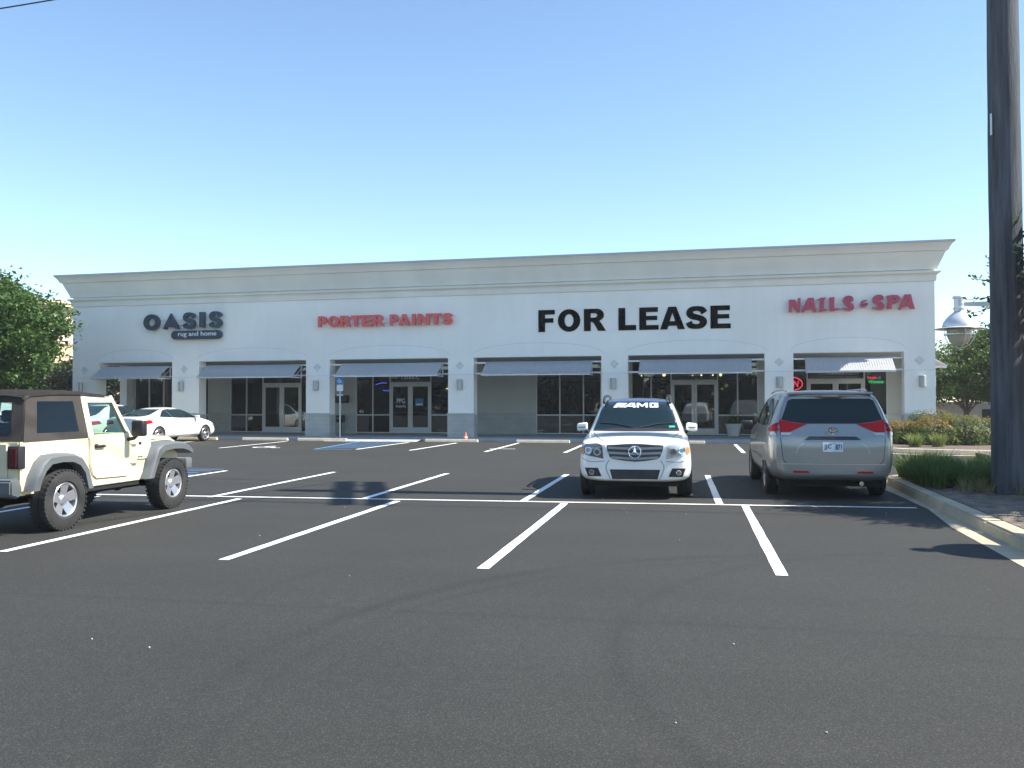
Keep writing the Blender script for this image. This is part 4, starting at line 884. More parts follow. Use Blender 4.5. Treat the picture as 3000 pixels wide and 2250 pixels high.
# yard lamps ----------------------------------------------------------
def yard_lamp(x, y, z, arm, label, k=1.17):
    """gooseneck lamp: brim at height z, arm leads +x to the post"""
    e = empty('yard_lamp', (x + arm, y, .14), 0, label, 'lamp', 'white bell-shaped yard lamps'); T = Matrix.Translation((-arm, 0, z - .14)) @ Matrix.Scale(k, 4)
    s_ = .43
    bm = B(); lathe(bm, [(0, .62), (.10, .62), (.115, .60), (.115, .58), (.085, .56), (.085, .40), (.11, .39), (.11, .37), (.09, .36), (.09, .33)], T, 28); mk('cap', bm, LAMPW, e, 30)
    bm = B(); lathe(bm, [(.088, .335), (.10, .31), (.16, .26), (.235, .185), (.285, .11), (.300, .055), (.302, .03), (.30, .02)], T, 40); mk('bell_shade', bm, LAMPW, e, 30)
    bm = B(); lathe(bm, [(.29, .022), (.30, .02), (.44, -.008), (.445, -.018), (.43, -.022), (.28, .0)], T, 48, close=True); mk('brim', bm, LAMPW, e, 30)
    bm = B(); lathe(bm, [(.22, -.02), (.225, -.08), (.215, -.17), (.17, -.27), (.09, -.33), (0, -.35)], T, 32); mk('globe', bm, pmat('lamp_globe', (.42, .40, .33), .25, var=.1), e, 60)
    for a in range(0, 360, 90):
        bm = B(); tube(bm, [tuple(T @ Vector((r * math.cos(R(a + 10)), r * math.sin(R(a + 10)), zz))) for r, zz in ((.27, -.02), (.275, -.12), (.265, -.2), (.21, -.3), (.1, -.37), (.02, -.385))], .010, 6); mk('guard_bar', bm, LAMPW, e, 60)
    bm = B(); lathe(bm, [(.268, -.115), (.280, -.115), (.280, -.135), (.268, -.135)], T, 36, close=True); mk('guard_ring', bm, LAMPW, e, 40)
    bm = B(); A = -arm
    v = [(A + .08, -.02, .50 + z - .14), (A + .08, .02, .50 + z - .14), (A + .08, .02, .58 + z - .14), (A + .08, -.02, .58 + z - .14)]; u = [(.0, -.04, .36 + z - .14), (.0, .04, .36 + z - .14), (.0, .04, .62 + z - .14), (.0, -.04, .62 + z - .14)]
    a1 = [bm.verts.new(p) for p in v]; a2 = [bm.verts.new(p) for p in u]; bm.faces.new(a1); bm.faces.new(a2[::-1])
    for k in range(4): bm.faces.new((a1[k], a1[(k + 1) % 4], a2[(k + 1) % 4], a2[k]))
    mk('arm', bm, LAMPW, e)
    bm = B(); tube(bm, [(0, 0, 0), (0, 0, z + .62)], [.07, .055], 16); mk('post', bm, LAMPW, e, 50)
    bm = B(); lathe(bm, [(.16, 0), (.16, .03), (.09, .06), (.08, .12)], n=20); mk('base_plate', bm, LAMPW, e, 40)
yard_lamp(5.28, 22.0, 3.28, 2.6, 'white bell-shaped lamp hanging right of the building corner')
yard_lamp(5.72, 10.62, 3.45, 2.2, 'white bell-shaped lamp outside the frame that shades the gutter')
e = slab('verge', [(7.2, 20.6), (45, 20.6), (45, 28.4), (7.2, 28.4)], -.03, .14, MULCH)
# tree whose branches reach in behind the pole and shade the island
tree('island_tree', (8.0, 15.6, 0), [(7.4, 14.9, 4.0, 2.5, 2.3, 1.35), (6.6, 16.9, 3.6, 1.5, 1.3, .9), (6.3, 14.2, 3.4, 1.2, 1.2, .7)], 620, 62, .22, .065, OAK, 'green leafy tree whose branch tips show behind the utility pole', .12, 1.9, limbs=40)
e = empty('branch', (6.2, 18.6, 3.5), 0, 'leafy branch tip poking out left of the utility pole', 'branch'); pts = []
bm = B()
for tgt in ((4.62, 18.3, 3.92), (4.50, 18.35, 3.52), (4.58, 18.3, 3.25), (4.95, 18.5, 4.3), (5.0, 18.4, 3.6)):
    a = Vector((0, 0, 0)); b = Vector(tgt) - Vector((6.2, 18.6, 3.5)); mid = a.lerp(b, .5) + Vector((0, 0, .12)); tube(bm, [tuple(a), tuple(mid), tuple(b)], [.02, .012, .004], 5)
    for t in np.linspace(.35, 1.02, 40):
        c = a.lerp(b, float(t)); c.z += .12 * 4 * t * (1 - t) * .5; pts.append([c.x + random.gauss(0, .045), c.y + random.gauss(0, .05), c.z + random.gauss(0, .045)])
mk('twigs_or_core', bm, BARK, e); leaves_mesh('leaves', pts, .05, CREPE, e)

# tiny pale grit scattered on the asphalt
bm = B()
for k in range(38):
    x, y = random.uniform(-9, 3), random.uniform(3, 28); r = random.uniform(.004, .009)
    bmesh.ops.create_icosphere(bm, subdivisions=1, radius=r, matrix=Matrix.Translation((x, y, r * .6)))
tag(mk('grit', bm, PALE), 'tiny pale grit and gravel specks scattered on the asphalt', 'grit', kind='stuff')
# dark wood added unseen behind the viewer, to keep the shop glass reflections dark
P, cc = crown_points([(x, -48 + (i % 3) * 3, 2.8, 6, 3, 3.0) for i, x in enumerate(range(-150, 91, 8))], 3400, 44, .8, .8, .1)
tag(leaves_mesh('added_wood', P, .45, DARKL, None), 'unseen dark wood added behind the viewer to darken the shop glass', 'wood', kind='stuff')
# ------------------------------------------------------------ vehicles
def half(x, zb, ws, wm, wb, zbelt, wr, zr, dx=0, dz=.02, k=.82):
    zm = zb + (zbelt - zb) * .52
    return [(x, 0, zb), (x, ws * .8, zb), (x, ws, zb + .07), (x, wm, zm), (x, wb, zbelt), (x + dx * .25, wb - (wb - wr) * .12 - .01, zbelt + (zr - zbelt) * .13),
            (x + dx * .8, wr + .02, zr - .07 if zr - zbelt > .2 else zr - .02), (x + dx, wr * k, zr), (x + dx, 0, zr + dz)]
def car_body(name, stations, paint, parent, wheels, wr, ww=.26, lev=2):
    bm = B(); rows = []
    for st in stations:
        L = [bm.verts.new(p) for p in st]; Rr = [L[0]] + [bm.verts.new((p[0], -p[1], p[2])) for p in st[1:-1]] + [L[-1]]
        rows.append(L + Rr[-2:0:-1])
    for a, b in zip(rows, rows[1:]):
        n = len(a)
        for i in range(n): bm.faces.new((a[i], a[(i + 1) % n], b[(i + 1) % n], b[i]))
    for r in (rows[0], rows[-1]):
        n = len(r); h = n // 2
        for i in range(h): 
            q = [r[i], r[i + 1], r[n - 1 - i] if n - 1 - i > i + 1 else None, r[(n - i) % n]]
            q2 = []
            for v in q:
                if v is not None and v not in q2: q2.append(v)
            if len(q2) > 2: bm.faces.new(q2)
    bmesh.ops.recalc_face_normals(bm, faces=bm.faces[:])
    me = bpy.data.meshes.new('tmp'); bm.to_mesh(me); bm.free(); o = bpy.data.objects.new('tmp', me); COL.objects.link(o)
    o.modifiers.new('s', 'SUBSURF').levels = lev; cuts = []
    for x, y in wheels:
        c = B(); lathe(c, [(0, -.19), (wr, -.19), (wr, .19), (0, .19)], Matrix.Translation((x, y - math.copysign(.08, y), .0)) @ Matrix.Translation((0, 0, WZ)) @ Matrix.Rotation(R(90), 4, 'X'), 40)
        bmesh.ops.recalc_face_normals(c, faces=c.faces[:]); cm = bpy.data.meshes.new('c'); c.to_mesh(cm); c.free(); co = bpy.data.objects.new('c', cm); COL.objects.link(co); cuts.append(co)
        md = o.modifiers.new('b', 'BOOLEAN'); md.operation = 'DIFFERENCE'; md.object = co; md.solver = 'EXACT'
    dg = bpy.context.evaluated_depsgraph_get(); full = bpy.data.meshes.new_from_object(o.evaluated_get(dg))
    while o.modifiers: o.modifiers.remove(o.modifiers[-1])
    o.modifiers.new('s', 'SUBSURF').levels = lev; bpy.context.view_layer.update(); dg = bpy.context.evaluated_depsgraph_get()
    plain = bpy.data.meshes.new_from_object(o.evaluated_get(dg)); t = bmesh.new(); t.from_mesh(plain); tree_ = BVHTree.FromBMesh(t); t.free()
    for co in cuts: bpy.data.objects.remove(co)
    bpy.data.objects.remove(o); full.materials.clear(); full.materials.append(paint); full.materials.append(WELL)
    for p in full.polygons:
        p.use_smooth = True; p.material_index = 0; c = p.center
        for x, y in wheels:
            if math.hypot(c.x - x, c.z - WZ) < wr + .004 and abs(p.normal.y) < .5 and abs(c.y) > abs(y) - .30: p.material_index = 1
            if abs(c.x - x) < wr and abs(abs(c.y) - (abs(y) - .27)) < .02 and abs(p.normal.y) > .8: p.material_index = 1
    full.set_sharp_from_angle(angle=R(38)); full.name = name; b = bpy.data.objects.new(name, full); link(b, parent); return b, tree_
def patch(name, poly, axis, side, bvh, eps, mat, parent, grid=.05, thick=.004, smooth=50):
    """poly in the plane across `axis`, thrown onto the body from `side` (+1/-1)"""
    if len(poly[0]) == 1: pass
    bm = B()
    def P(u, v): return {'x': (0, u, v), 'y': (u, 0, v), 'z': (u, v, 0)}[axis]
    f = bm.faces.new([bm.verts.new(P(u, v)) for u, v in poly]); 
    us = [p[0] for p in poly]; vs = [p[1] for p in poly]
    for vals, k in ((us, 0), (vs, 1)):
        q = min(vals) + grid
        n = P(1, 0) if k == 0 else P(0, 1)
        while q < max(vals) - 1e-4:
            co = P(q, 0) if k == 0 else P(0, q)
            bmesh.ops.bisect_plane(bm, geom=bm.verts[:] + bm.edges[:] + bm.faces[:], plane_co=co, plane_no=n); q += grid
    bmesh.ops.triangulate(bm, faces=[f for f in bm.faces if len(f.verts) > 4])
    d = {'x': Vector((-side, 0, 0)), 'y': Vector((0, -side, 0)), 'z': Vector((0, 0, -side))}[axis]
    for v in bm.verts:
        o = v.co - d * 6
        h = bvh.ray_cast(o, d)
        if h[0] is None:
            h = bvh.find_nearest(v.co - d * (2.2 if axis == 'x' else .9)); v.co = h[0] + h[1] * eps
        else: v.co = h[0] + h[1] * (eps if h[1].dot(d) < 0 else -eps)
    if thick: bmesh.ops.solidify(bm, geom=bm.faces[:], thickness=-thick if False else thick)
    return mk(name, bm, mat, parent, smooth)
def mirror(poly): return [(-a, b) for a, b in poly][::-1]
def strip(pts, wd):
    return stroke(pts, wd / 2)
def wheel(parent, x, y, r, wdt, rimr, spokes=5, style='car', rimmat=None, yaw=0):
    """y>0 left side; wheel centre at (x,y,r); outer face away from body"""
    s_ = 1 if y > 0 else -1; rimmat = rimmat or RIM
    M = Matrix.Translation((x, y, r)) @ Matrix.Rotation(yaw, 4, 'Z') @ Matrix.Rotation(R(-90 * s_), 4, 'X')   # local z -> outwards
    e = bpy.data.objects.new('wheel', None); link(e, parent); h = wdt / 2
    bm = B(); prof = [(rimr, -h * .8), (rimr + .02, -h * .98), (r - .05, -h), (r - .015, -h * .86), (r, -h * .62), (r, -h * .2), (r - .008, -h * .18), (r - .008, -h * .1), (r, -h * .08), (r, h * .08), (r - .008, h * .1), (r - .008, h * .18), (r, h * .2), (r, h * .62), (r - .015, h * .86), (r - .05, h), (rimr + .02, h * .98), (rimr, h * .8)]
    lathe(bm, prof, M, 44, close=True)
    if style == 'jeep':
        for k in range(40):
            a = 2 * math.pi * k / 40
            for z0, z1 in ((h * .3, h * .97), (-h * .97, -h * .3)):
                Q = M @ Matrix.Rotation(a + (z0 < 0) * .08, 4, 'Z'); box(bm, r - .02, r + .002, -.016, .016, min(z0, z1), max(z0, z1), M=Q)
    mk('tyre', bm, TYRE, e, 35)
    bm = B(); lathe(bm, [(rimr + .004, h * .80), (rimr - .008, h * .88), (rimr - .022, h * .80), (rimr - .03, h * .3), (rimr - .035, -h * .6), (0, -h * .6)], M, 40)
    hub = h * .62
    for k in range(spokes):
        Q = M @ Matrix.Rotation(2 * math.pi * k / spokes + .3, 4, 'Z'); w0, w1 = (.055, .075) if style == 'jeep' else (.035, .028)
        v = [(.03, -w0, hub - .02), (.03, w0, hub - .02), (rimr - .012, w1, h * .78), (rimr - .012, -w1, h * .78)]; u = [(p[0], p[1] * .8, p[2] - .035) for p in v]
        A = [bm.verts.new(Q @ Vector(p)) for p in v]; C_ = [bm.verts.new(Q @ Vector(p)) for p in u]; bm.faces.new(A); bm.faces.new(C_[::-1])
        for i in range(4): bm.faces.new((A[i], C_[i], C_[(i + 1) % 4], A[(i + 1) % 4]))
    lathe(bm, [(.0, hub + .015), (.05, hub + .012), (.065, hub), (.07, hub - .03), (.075, hub - .06)], M, 24); mk('rim', bm, rimmat, e, 30)
    bm = B(); lathe(bm, [(0, -h * .5), (rimr - .05, -h * .5), (rimr - .05, -h * .3), (0, -h * .3)], M, 24); mk('brake_disc', bm, WELL, e, 40)
    return e
def stand(v): return v
PWHITE = pmat('white_car_paint', (.85, .85, .80), .22, coat=.8, var=.01, scale=2)
PSILVER = pmat('silver_car_paint', (.33, .325, .30), .32, metal=.5, coat=.8, var=.03, scale=300)
PSAND = pmat('sand_car_paint', (.80, .70, .46), .25, coat=.9, var=.015, scale=2)
REDL = pmat('red_lens', (.50, .004, .008), .15, spec=.3, var=.05, scale=30)
CLEARL = pmat('clear_lens', (.55, .57, .58), .08, metal=.3, coat=.8, var=.15, scale=25)
AMBER = pmat('amber_lens', (.75, .22, .05), .12, coat=.6)
LAMPD = pmat('lamp_dark', (.16, .17, .19), .12, metal=.5, coat=.9, var=.4, scale=20)
CREASE = pmat('crease_shade', (.30, .31, .31), .6)  # shading of the bumper creases, painted as darker strips
GREYTRIM = pmat('grille_silver', (.38, .39, .41), .3, metal=.6)

# --- white SUV seen head on ------------------------------------------
WZ = .36
suv = empty('suv', (-1.535, 17.05, 0), R(-86), 'white SUV with AMG windshield banner parked facing the camera', 'car')
suv.scale = (1.02, 1.03, 1.01)
st = [half(-2.33, .36, .70, .80, .82, .92, .62, 1.35, .12), half(-2.28, .30, .84, .87, .87, .95, .66, 1.50, .14), half(-2.0, .27, .88, .905, .89, .98, .66, 1.60, .1), half(-1.5, .26, .89, .92, .90, 1.0, .66, 1.645), half(-.8, .25, .89, .915, .90, 1.0, .665, 1.665), half(-.1, .25, .89, .915, .895, .99, .66, 1.655),
      half(.25, .25, .89, .915, .895, .99, .645, 1.60), half(.42, .25, .89, .915, .895, .985, .65, 1.50), half(.72, .25, .89, .915, .89, .98, .70, 1.28), half(.98, .25, .89, .915, .89, .975, .76, 1.10), half(1.08, .25, .89, .915, .89, .97, .77, 1.075, 0, .03),
      half(1.5, .25, .90, .92, .89, .955, .74, 1.035, 0, .03), half(1.86, .26, .90, .915, .87, .93, .70, .995, 0, .03), half(2.02, .28, .88, .89, .84, .90, .68, .955, 0, .03), half(2.12, .30, .80, .82, .74, .88, .62, .925, 0, .01), half(2.16, .33, .74, .76, .68, .84, .58, .895, 0, .01)]
wh = [(1.36, .80), (1.36, -.80), (-1.40, .80), (-1.40, -.80)]
body, bv = car_body('body', st, PWHITE, suv, wh, .40)
for x, y in wh: wheel(suv, x, y, .355, .235, .235, 5)
def WS(hw0, z0, hw1, z1, n=8): return [(hw0 * t, z0) for t in np.linspace(-1, 1, n)] + [(hw1 * t, z1) for t in np.linspace(1, -1, n)]
patch('windshield_seal', WS(.745, 1.085, .585, 1.615), 'x', 1, bv, .004, BLACKP, suv, .06)
patch('windshield', WS(.715, 1.11, .560, 1.595), 'x', 1, bv, .009, CARGLASS, suv, .06)
patch('roof_glass', [(.42, -.55), (.42, .55), (-.9, .56), (-.9, -.56)], 'z', 1, bv, .006, pmat('roof_glass_mat', (.02, .045, .10), .12, coat=.5), suv, .1)
def xtext(name, me, fit, y0, z0, eps, mat, parent, bvh, side=1, axis='x'):
    """flat lettering projected onto the front (+x) or rear (-x) face, reading correctly from outside"""
    xs = [v.co.x for v in me.vertices]; ys = [v.co.y for v in me.vertices]; a, b, c, d = min(xs), max(xs), min(ys), max(ys)
    for v in me.vertices:
        u = (v.co.x - a) / (b - a) * fit[0]; w_ = (v.co.y - c) / (d - c) * fit[1]; y = (y0 + u) if side > 0 else (y0 - u)
        o = Vector((3.5 * side, y, z0 + w_)); h = bvh.ray_cast(o, Vector((-side, 0, 0))); v.co = h[0] + h[1] * eps if h[0] is not None else Vector((2 * side, y, z0 + w_))
    me.materials.clear(); me.materials.append(mat); me.name = name; o = bpy.data.objects.new(name, me); return link(o, parent)
# viewer sees +x face: car left (+y) is on the viewer's right
amg = [[(0, 0), (.55, 0), (1.35, 1), (.55, 1)], [(.75, 0), (.95, 0), (1.62, 1), (1.45, 1)], [(1.05, 0), (1.25, 0), (1.92, 1), (1.75, 1)], [(1.35, 0), (1.7, 0), (2.5, .72), (2.6, .72), (2.65, .38), (2.2, .38), (2.0, .18), (2.67, .18), (2.7, 0), (3.05, 0), (2.95, 1), (2.3, 1)],
       [(3.2, 0), (3.5, 0), (3.5, .65), (3.85, .2), (4.05, .2), (4.4, .65), (4.4, 0), (4.7, 0), (4.7, 1), (4.35, 1), (3.95, .5), (3.55, 1), (3.2, 1)], [(4.95, 0), (6.1, 0), (6.1, .62), (5.5, .62), (5.5, .42), (5.8, .42), (5.8, .22), (5.25, .22), (5.25, .78), (6.1, .78), (6.1, 1), (4.95, 1)]]
xtext('windshield_lettering', curve_mesh(amg, 0), (.80, .082), -.42, 1.485, .016, SWHT, suv, bv)
patch('registration_sticker', [(.56, 1.135), (.66, 1.135), (.66, 1.165), (.56, 1.165)], 'x', 1, bv, .015, pmat('sticker_green', (.05, .45, .25), .5), suv, .05, 0)
for s_ in (1, -1):
    m_ = (lambda P: P) if s_ > 0 else mirror
    patch('side_window', [(-2.0, 1.04), (-.95, 1.05), (.30, 1.04), (.52, 1.07), (.10, 1.47), (-.15, 1.54), (-1.0, 1.57), (-1.9, 1.52)], 'y', s_, bv, .006, CARGLASS, suv, .09)
    g = patch('door_gap', strip([(.62, 1.0), (.66, .7), (.60, .38)], .012), 'y', s_, bv, .003, GAP, suv, .1, 0)
    hl = m_([(.50, .665), (.845, .735), (.835, .86), (.79, .895), (.60, .91), (.52, .885)])
    patch('headlight', hl, 'x', 1, bv, .010, LAMPD if s_ < 0 else CLEARL, suv, .03)  # sunlit and shaded side put into the lamp colours, one bright, one dark
    for cy, cz, rr in ((.60, .775, .062), (.735, .80, .055)):
        p_ = m_([(cy + rr * math.cos(R(a)), cz + rr * math.sin(R(a))) for a in range(0, 360, 24)]); patch('headlight_lens', p_, 'x', 1, bv, .016, CLEARL if s_ < 0 else CHROME, suv, .04, .004)  # lens likewise brighter in colour on the sunlit side
        p_ = m_([(cy + rr * .62 * math.cos(R(a)), cz + rr * .62 * math.sin(R(a))) for a in range(0, 360, 30)]); patch('headlight_bulb', p_, 'x', 1, bv, .021, LAMPD, suv, .04, .003)
    patch('turn_lamp', m_([(.80, .745), (.855, .76), (.845, .85), (.81, .85)]), 'x', 1, bv, .017, AMBER, suv, .03)
    patch('fog_recess', m_([(.53, .375), (.75, .375), (.80, .515), (.59, .515)]), 'x', 1, bv, .006, BLACKP, suv, .05)
    patch('fog_lamp', m_([(.69 + .043 * math.cos(R(a)), .445 + .043 * math.sin(R(a))) for a in range(0, 360, 24)]), 'x', 1, bv, .016, CHROME, suv, .04)
    patch('fog_glass', m_([(.69 + .03 * math.cos(R(a)), .445 + .03 * math.sin(R(a))) for a in range(0, 360, 30)]), 'x', 1, bv, .021, LAMPD, suv, .04)
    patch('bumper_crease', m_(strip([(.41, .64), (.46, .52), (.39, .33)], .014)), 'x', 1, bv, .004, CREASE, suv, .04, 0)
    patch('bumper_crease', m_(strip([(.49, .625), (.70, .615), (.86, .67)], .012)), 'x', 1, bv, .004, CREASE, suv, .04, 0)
    patch('hood_gap', strip([(2.06, .50 * s_), (1.8, .60 * s_), (1.4, .68 * s_), (1.12, .72 * s_)], .012), 'z', 1, bv, .003, GAP, suv, .06, 0)
    bm = B(); bbox(bm, .62, .76, .86, 1.05, 1.09, 1.235, .035, 3)
    for v in bm.verts: v.co.z -= (v.co.y - .86) * .12; v.co.x -= (v.co.y - .86) * .25; v.co.y *= 1
    if s_ < 0:
        for v in bm.verts: v.co.y = -v.co.y
    mir = mk('mirror', bm, PWHITE, suv, 50)
    bm = B(); box(bm, .765 - .03, .74 + .01, .90 * s_, 1.02 * s_, 1.135, 1.150); mk('mirror_indicator', bm, LAMPD, mir)
    bm = B(); tube(bm, [(.69, .84 * s_, 1.04), (.69, .90 * s_, 1.13)], .03, 8); mk('mirror_arm', bm, BLACKP, suv)
    bm = B(); tube(bm, [(.28, .59 * s_, 1.585), (.18, .59 * s_, 1.655), (.0, .585 * s_, 1.70), (-.8, .58 * s_, 1.72), (-1.6, .57 * s_, 1.70), (-1.8, .57 * s_, 1.62)], .026, 8); mk('roof_rail', bm, BLACKP, suv, 60)
gr = [(-.45, .885), (-.2, .90), (0, .905), (.2, .90), (.45, .885), (.44, .80), (.40, .70), (.36, .665), (.18, .635), (0, .62), (-.18, .635), (-.36, .665), (-.40, .70), (-.44, .80)]
patch('grille_surround', [(a * 1.07, .765 + (b - .765) * 1.12) for a, b in gr], 'x', 1, bv, .006, PWHITE, suv, .06, .004)
patch('grille', gr, 'x', 1, bv, .012, pmat('grille_dark', (.06, .065, .07), .4, metal=.3), suv, .06)
for z0, w_, z1 in ((.845, .43, .83), (.765, .42, .745), (.690, .37, .665)):
    patch('grille_bar', [(-w_, z0 - .018), (0, z1 - .018), (w_, z0 - .018), (w_, z0 + .018), (0, z1 + .018), (-w_, z0 + .018)], 'x', 1, bv, .026, GREYTRIM, suv, .08, .012)
patch('lower_intake', [(-.36, .335), (.36, .335), (.40, .49), (-.40, .49)], 'x', 1, bv, .006, BLACKP, suv, .08)
for z0 in (.37, .41, .45): patch('intake_slat', [(-.36, z0), (.36, z0), (.36, z0 + .008), (-.36, z0 + .008)], 'x', 1, bv, .016, LAMPD, suv, .09, .003)
em = Matrix.Translation((2.185, 0, .775)) @ Matrix.Rotation(R(90), 4, 'Y')
bm = B(); tube(bm, [(2.20, .098 * math.cos(R(a)), .775 + .098 * math.sin(R(a))) for a in range(0, 361, 12)], .011, 8)
for a in (90, 210, 330):
    c, s2 = math.cos(R(a)), math.sin(R(a)); v = [(2.205, -s2 * .016, .775 + c * .016), (2.197, c * .092, .775 + s2 * .092), (2.205, s2 * .016, .775 - c * .016), (2.193, 0, .775)]
    V_ = [bm.verts.new(p) for p in [(2.212, 0, .775), (2.196, -s2 * .024, .775 + c * .024), (2.2, c * .094, .775 + s2 * .094), (2.196, s2 * .024, .775 - c * .024)]]; bm.faces.new((V_[0], V_[1], V_[2])); bm.faces.new((V_[0], V_[2], V_[3]))
mk('star_emblem', bm, CHROME, suv, 30)
for s_ in (1, -1):
    bm = B(); P_ = [(.98, .05 * s_ + .0, 1.12), (.86, .35 * s_, 1.19), (.80, .62 * s_, 1.20)]; h_ = []
    for p in P_:
        q = bv.ray_cast(Vector((p[0], p[1], 3)), Vector((0, 0, -1))); h_.append(tuple(q[0] + q[1] * .022))
    tube(bm, h_, .009, 6); mk('wiper', bm, BLACKP, suv)
bm = B(); box(bm, -.5, 1.9, -.7, .7, .2, .3); mk('underbody', bm, WELL, suv)

# --- silver minivan seen from behind ---------------------------------
WZ = .35
van = empty('minivan', (1.66, 17.92, 0), R(90 + 2.7), 'silver minivan with red tail lights and plate JJC 871 seen from behind', 'car')
def vh(x, zb, w_, zbelt, wr, zr, dx=0): return half(x, zb, w_ - .05, w_, w_ - .005, zbelt, wr, zr, dx)
st = [half(-2.55, .42, .70, .82, .80, .98, .62, 1.66, .30), half(-2.52, .36, .82, .90, .86, 1.06, .69, 1.74, .24), half(-2.40, .30, .91, .96, .94, 1.14, .715, 1.775, .20), half(-2.15, .28, .94, .985, .975, 1.16, .73, 1.79, .12), half(-1.6, .26, .95, .99, .98, 1.14, .745, 1.80), half(-.8, .25, .95, .99, .98, 1.12, .75, 1.80), half(.1, .25, .95, .99, .975, 1.10, .74, 1.78),
      half(.55, .25, .95, .99, .97, 1.09, .72, 1.72), half(.85, .25, .95, .985, .965, 1.08, .73, 1.58), half(1.25, .25, .95, .98, .96, 1.07, .78, 1.35), half(1.6, .25, .95, .98, .95, 1.04, .80, 1.15), half(1.8, .25, .94, .97, .93, 1.0, .80, 1.08), half(2.2, .26, .90, .93, .87, .9, .72, .98), half(2.45, .28, .78, .8, .72, .8, .6, .88), half(2.52, .32, .66, .7, .6, .72, .5, .80)]
wh = [(1.55, .86), (1.55, -.86), (-1.48, .86), (-1.48, -.86)]
van.scale = (.99, 1.02, 1.0)
body, bv = car_body('body', st, PSILVER, van, wh, .385)
for x, y in wh: wheel(van, x, y, .345, .225, .225, 7, rimmat=pmat('dull_alloy', (.35, .35, .36), .4, metal=.6))
tg = [(-.76, .66), (-.71, .60), (.71, .60), (.76, .66), (.79, .95), (.80, 1.28), (.70, 1.69), (-.70, 1.69), (-.80, 1.28), (-.79, .95)]
patch('tailgate_gap', [(a * 1.012, 1.1 + (b - 1.1) * 1.012) for a, b in tg], 'x', -1, bv, .002, GAP, van, .1, 0)
patch('tailgate', tg, 'x', -1, bv, .006, PSILVER, van, .06, .003)
wn = [(-.60, 1.655), (.60, 1.655), (.665, 1.62), (.775, 1.31), (.62, 1.275), (.40, 1.245), (-.40, 1.245), (-.62, 1.275), (-.775, 1.31), (-.665, 1.62)]
patch('rear_window', wn[::-1], 'x', -1, bv, .012, CARGLASS, van, .06)
for s_ in (1, -1):
    m_ = (lambda P: P) if s_ > 0 else mirror
    patch('tail_light', m_([(.38, 1.238), (.66, 1.105), (.80, 1.105), (.80, 1.31), (.60, 1.262)]), 'x', -1, bv, .016, REDL, van, .04)
    tl = patch('tail_light', [(-2.54, 1.115), (-2.16, 1.13), (-2.30, 1.21), (-2.52, 1.32)], 'y', s_, bv, .012, REDL, van, .04)
    patch('reverse_light', m_([(.60, 1.10), (.66, 1.055), (.795, 1.055), (.795, 1.10)]), 'x', -1, bv, .016, CLEARL, van, .04)
    patch('reverse_light', [(-2.54, 1.06), (-2.2, 1.065), (-2.18, 1.11), (-2.54, 1.11)], 'y', s_, bv, .012, CLEARL, van, .04)
    patch('reflector', m_([(.36, .445), (.60, .445), (.62, .475), (.38, .475)]), 'x', -1, bv, .006, REDL, van, .06)
    patch('side_window', [(-2.15, 1.22), (-1.25, 1.20), (-1.22, 1.66), (-1.95, 1.64)], 'y', s_, bv, .005, CARGLASS, van, .08)
    patch('side_window', [(-1.16, 1.20), (-.10, 1.18), (-.08, 1.67), (-1.14, 1.67)], 'y', s_, bv, .005, CARGLASS, van, .08)
    patch('side_window', [(-.02, 1.18), (1.0, 1.16), (.62, 1.55), (.35, 1.66), (0, 1.67)], 'y', s_, bv, .005, CARGLASS, van, .08)
    patch('door_gap', strip([(-1.2, 1.15), (-1.24, .8), (-1.12, .45), (-.9, .33), (-.1, .33), (-.06, .8), (-.06, 1.16)], .014), 'y', s_, bv, .003, GAP, van, .1, 0)
    patch('side_moulding', [(-.95, .60), (1.0, .60), (1.0, .64), (-.95, .64)], 'y', s_, bv, .012, PSILVER, van, .15, .01)
    h_ = patch('door_handle', [(-.25, 1.0), (-.45, 1.0), (-.45, 1.035), (-.25, 1.035)][::-1], 'y', s_, bv, .03, PSILVER, van, .1, .02)
    bm = B(); bbox(bm, .98, 1.10, .96, 1.17, 1.05, 1.24, .03, 2)
    if s_ < 0:
        for v in bm.verts: v.co.y = -v.co.y
    mk('mirror', bm, BLACKP, van, 50)
    bm = B(); tube(bm, [(.6, .62 * s_, 1.78), (-.2, .64 * s_, 1.815), (-1.6, .64 * s_, 1.82), (-1.9, .64 * s_, 1.79)], .016, 6); mk('roof_rail', bm, GREYTRIM, van, 60)
    patch('tailgate_crease', m_(strip([(.44, .93), (.53, .86), (.56, .76)], .008)), 'x', -1, bv, .011, pmat('crease_highlight', (.62, .62, .60), .3, metal=.4), van, .05, 0)  # highlight along the crease, painted as a lighter strip
bm = B(); v8 = bbox(bm, -2.40, -1.95, -.66, .66, 1.735, 1.775, .018, 2)
for v in bm.verts: v.co.x += abs(v.co.y) ** 2 * .16; v.co.z -= v.co.y ** 2 * .05 - .012
mk('spoiler', bm, PSILVER, van, 60)
patch('brake_light', [(-.13, 1.70), (.13, 1.70), (.12, 1.735), (-.12, 1.735)], 'x', -1, bv, .03, GREYTRIM, van, .05, .01)
patch('handle_strip', [(-.43, .985), (.43, .985), (.36, 1.035), (-.36, 1.035)], 'x', -1, bv, .014, pmat('smoke_chrome', (.05, .05, .055), .25, metal=.5), van, .06, .006)
pp = patch('number_plate', [(-.155, .79), (.155, .79), (.155, .945), (-.155, .945)], 'x', -1, bv, .014, SWHT, van, .08, .004)
xtext('plate_lettering', text_mesh('JJC', 0, .01), (.115, .085), .14, .825, .034, pmat('plate_ink', (.03, .07, .16), .5), van, bv, -1)
xtext('plate_lettering', text_mesh('871', 0, .01), (.10, .085), -.035, .825, .034, pmat('plate_ink', (.03, .07, .16), .5), van, bv, -1)
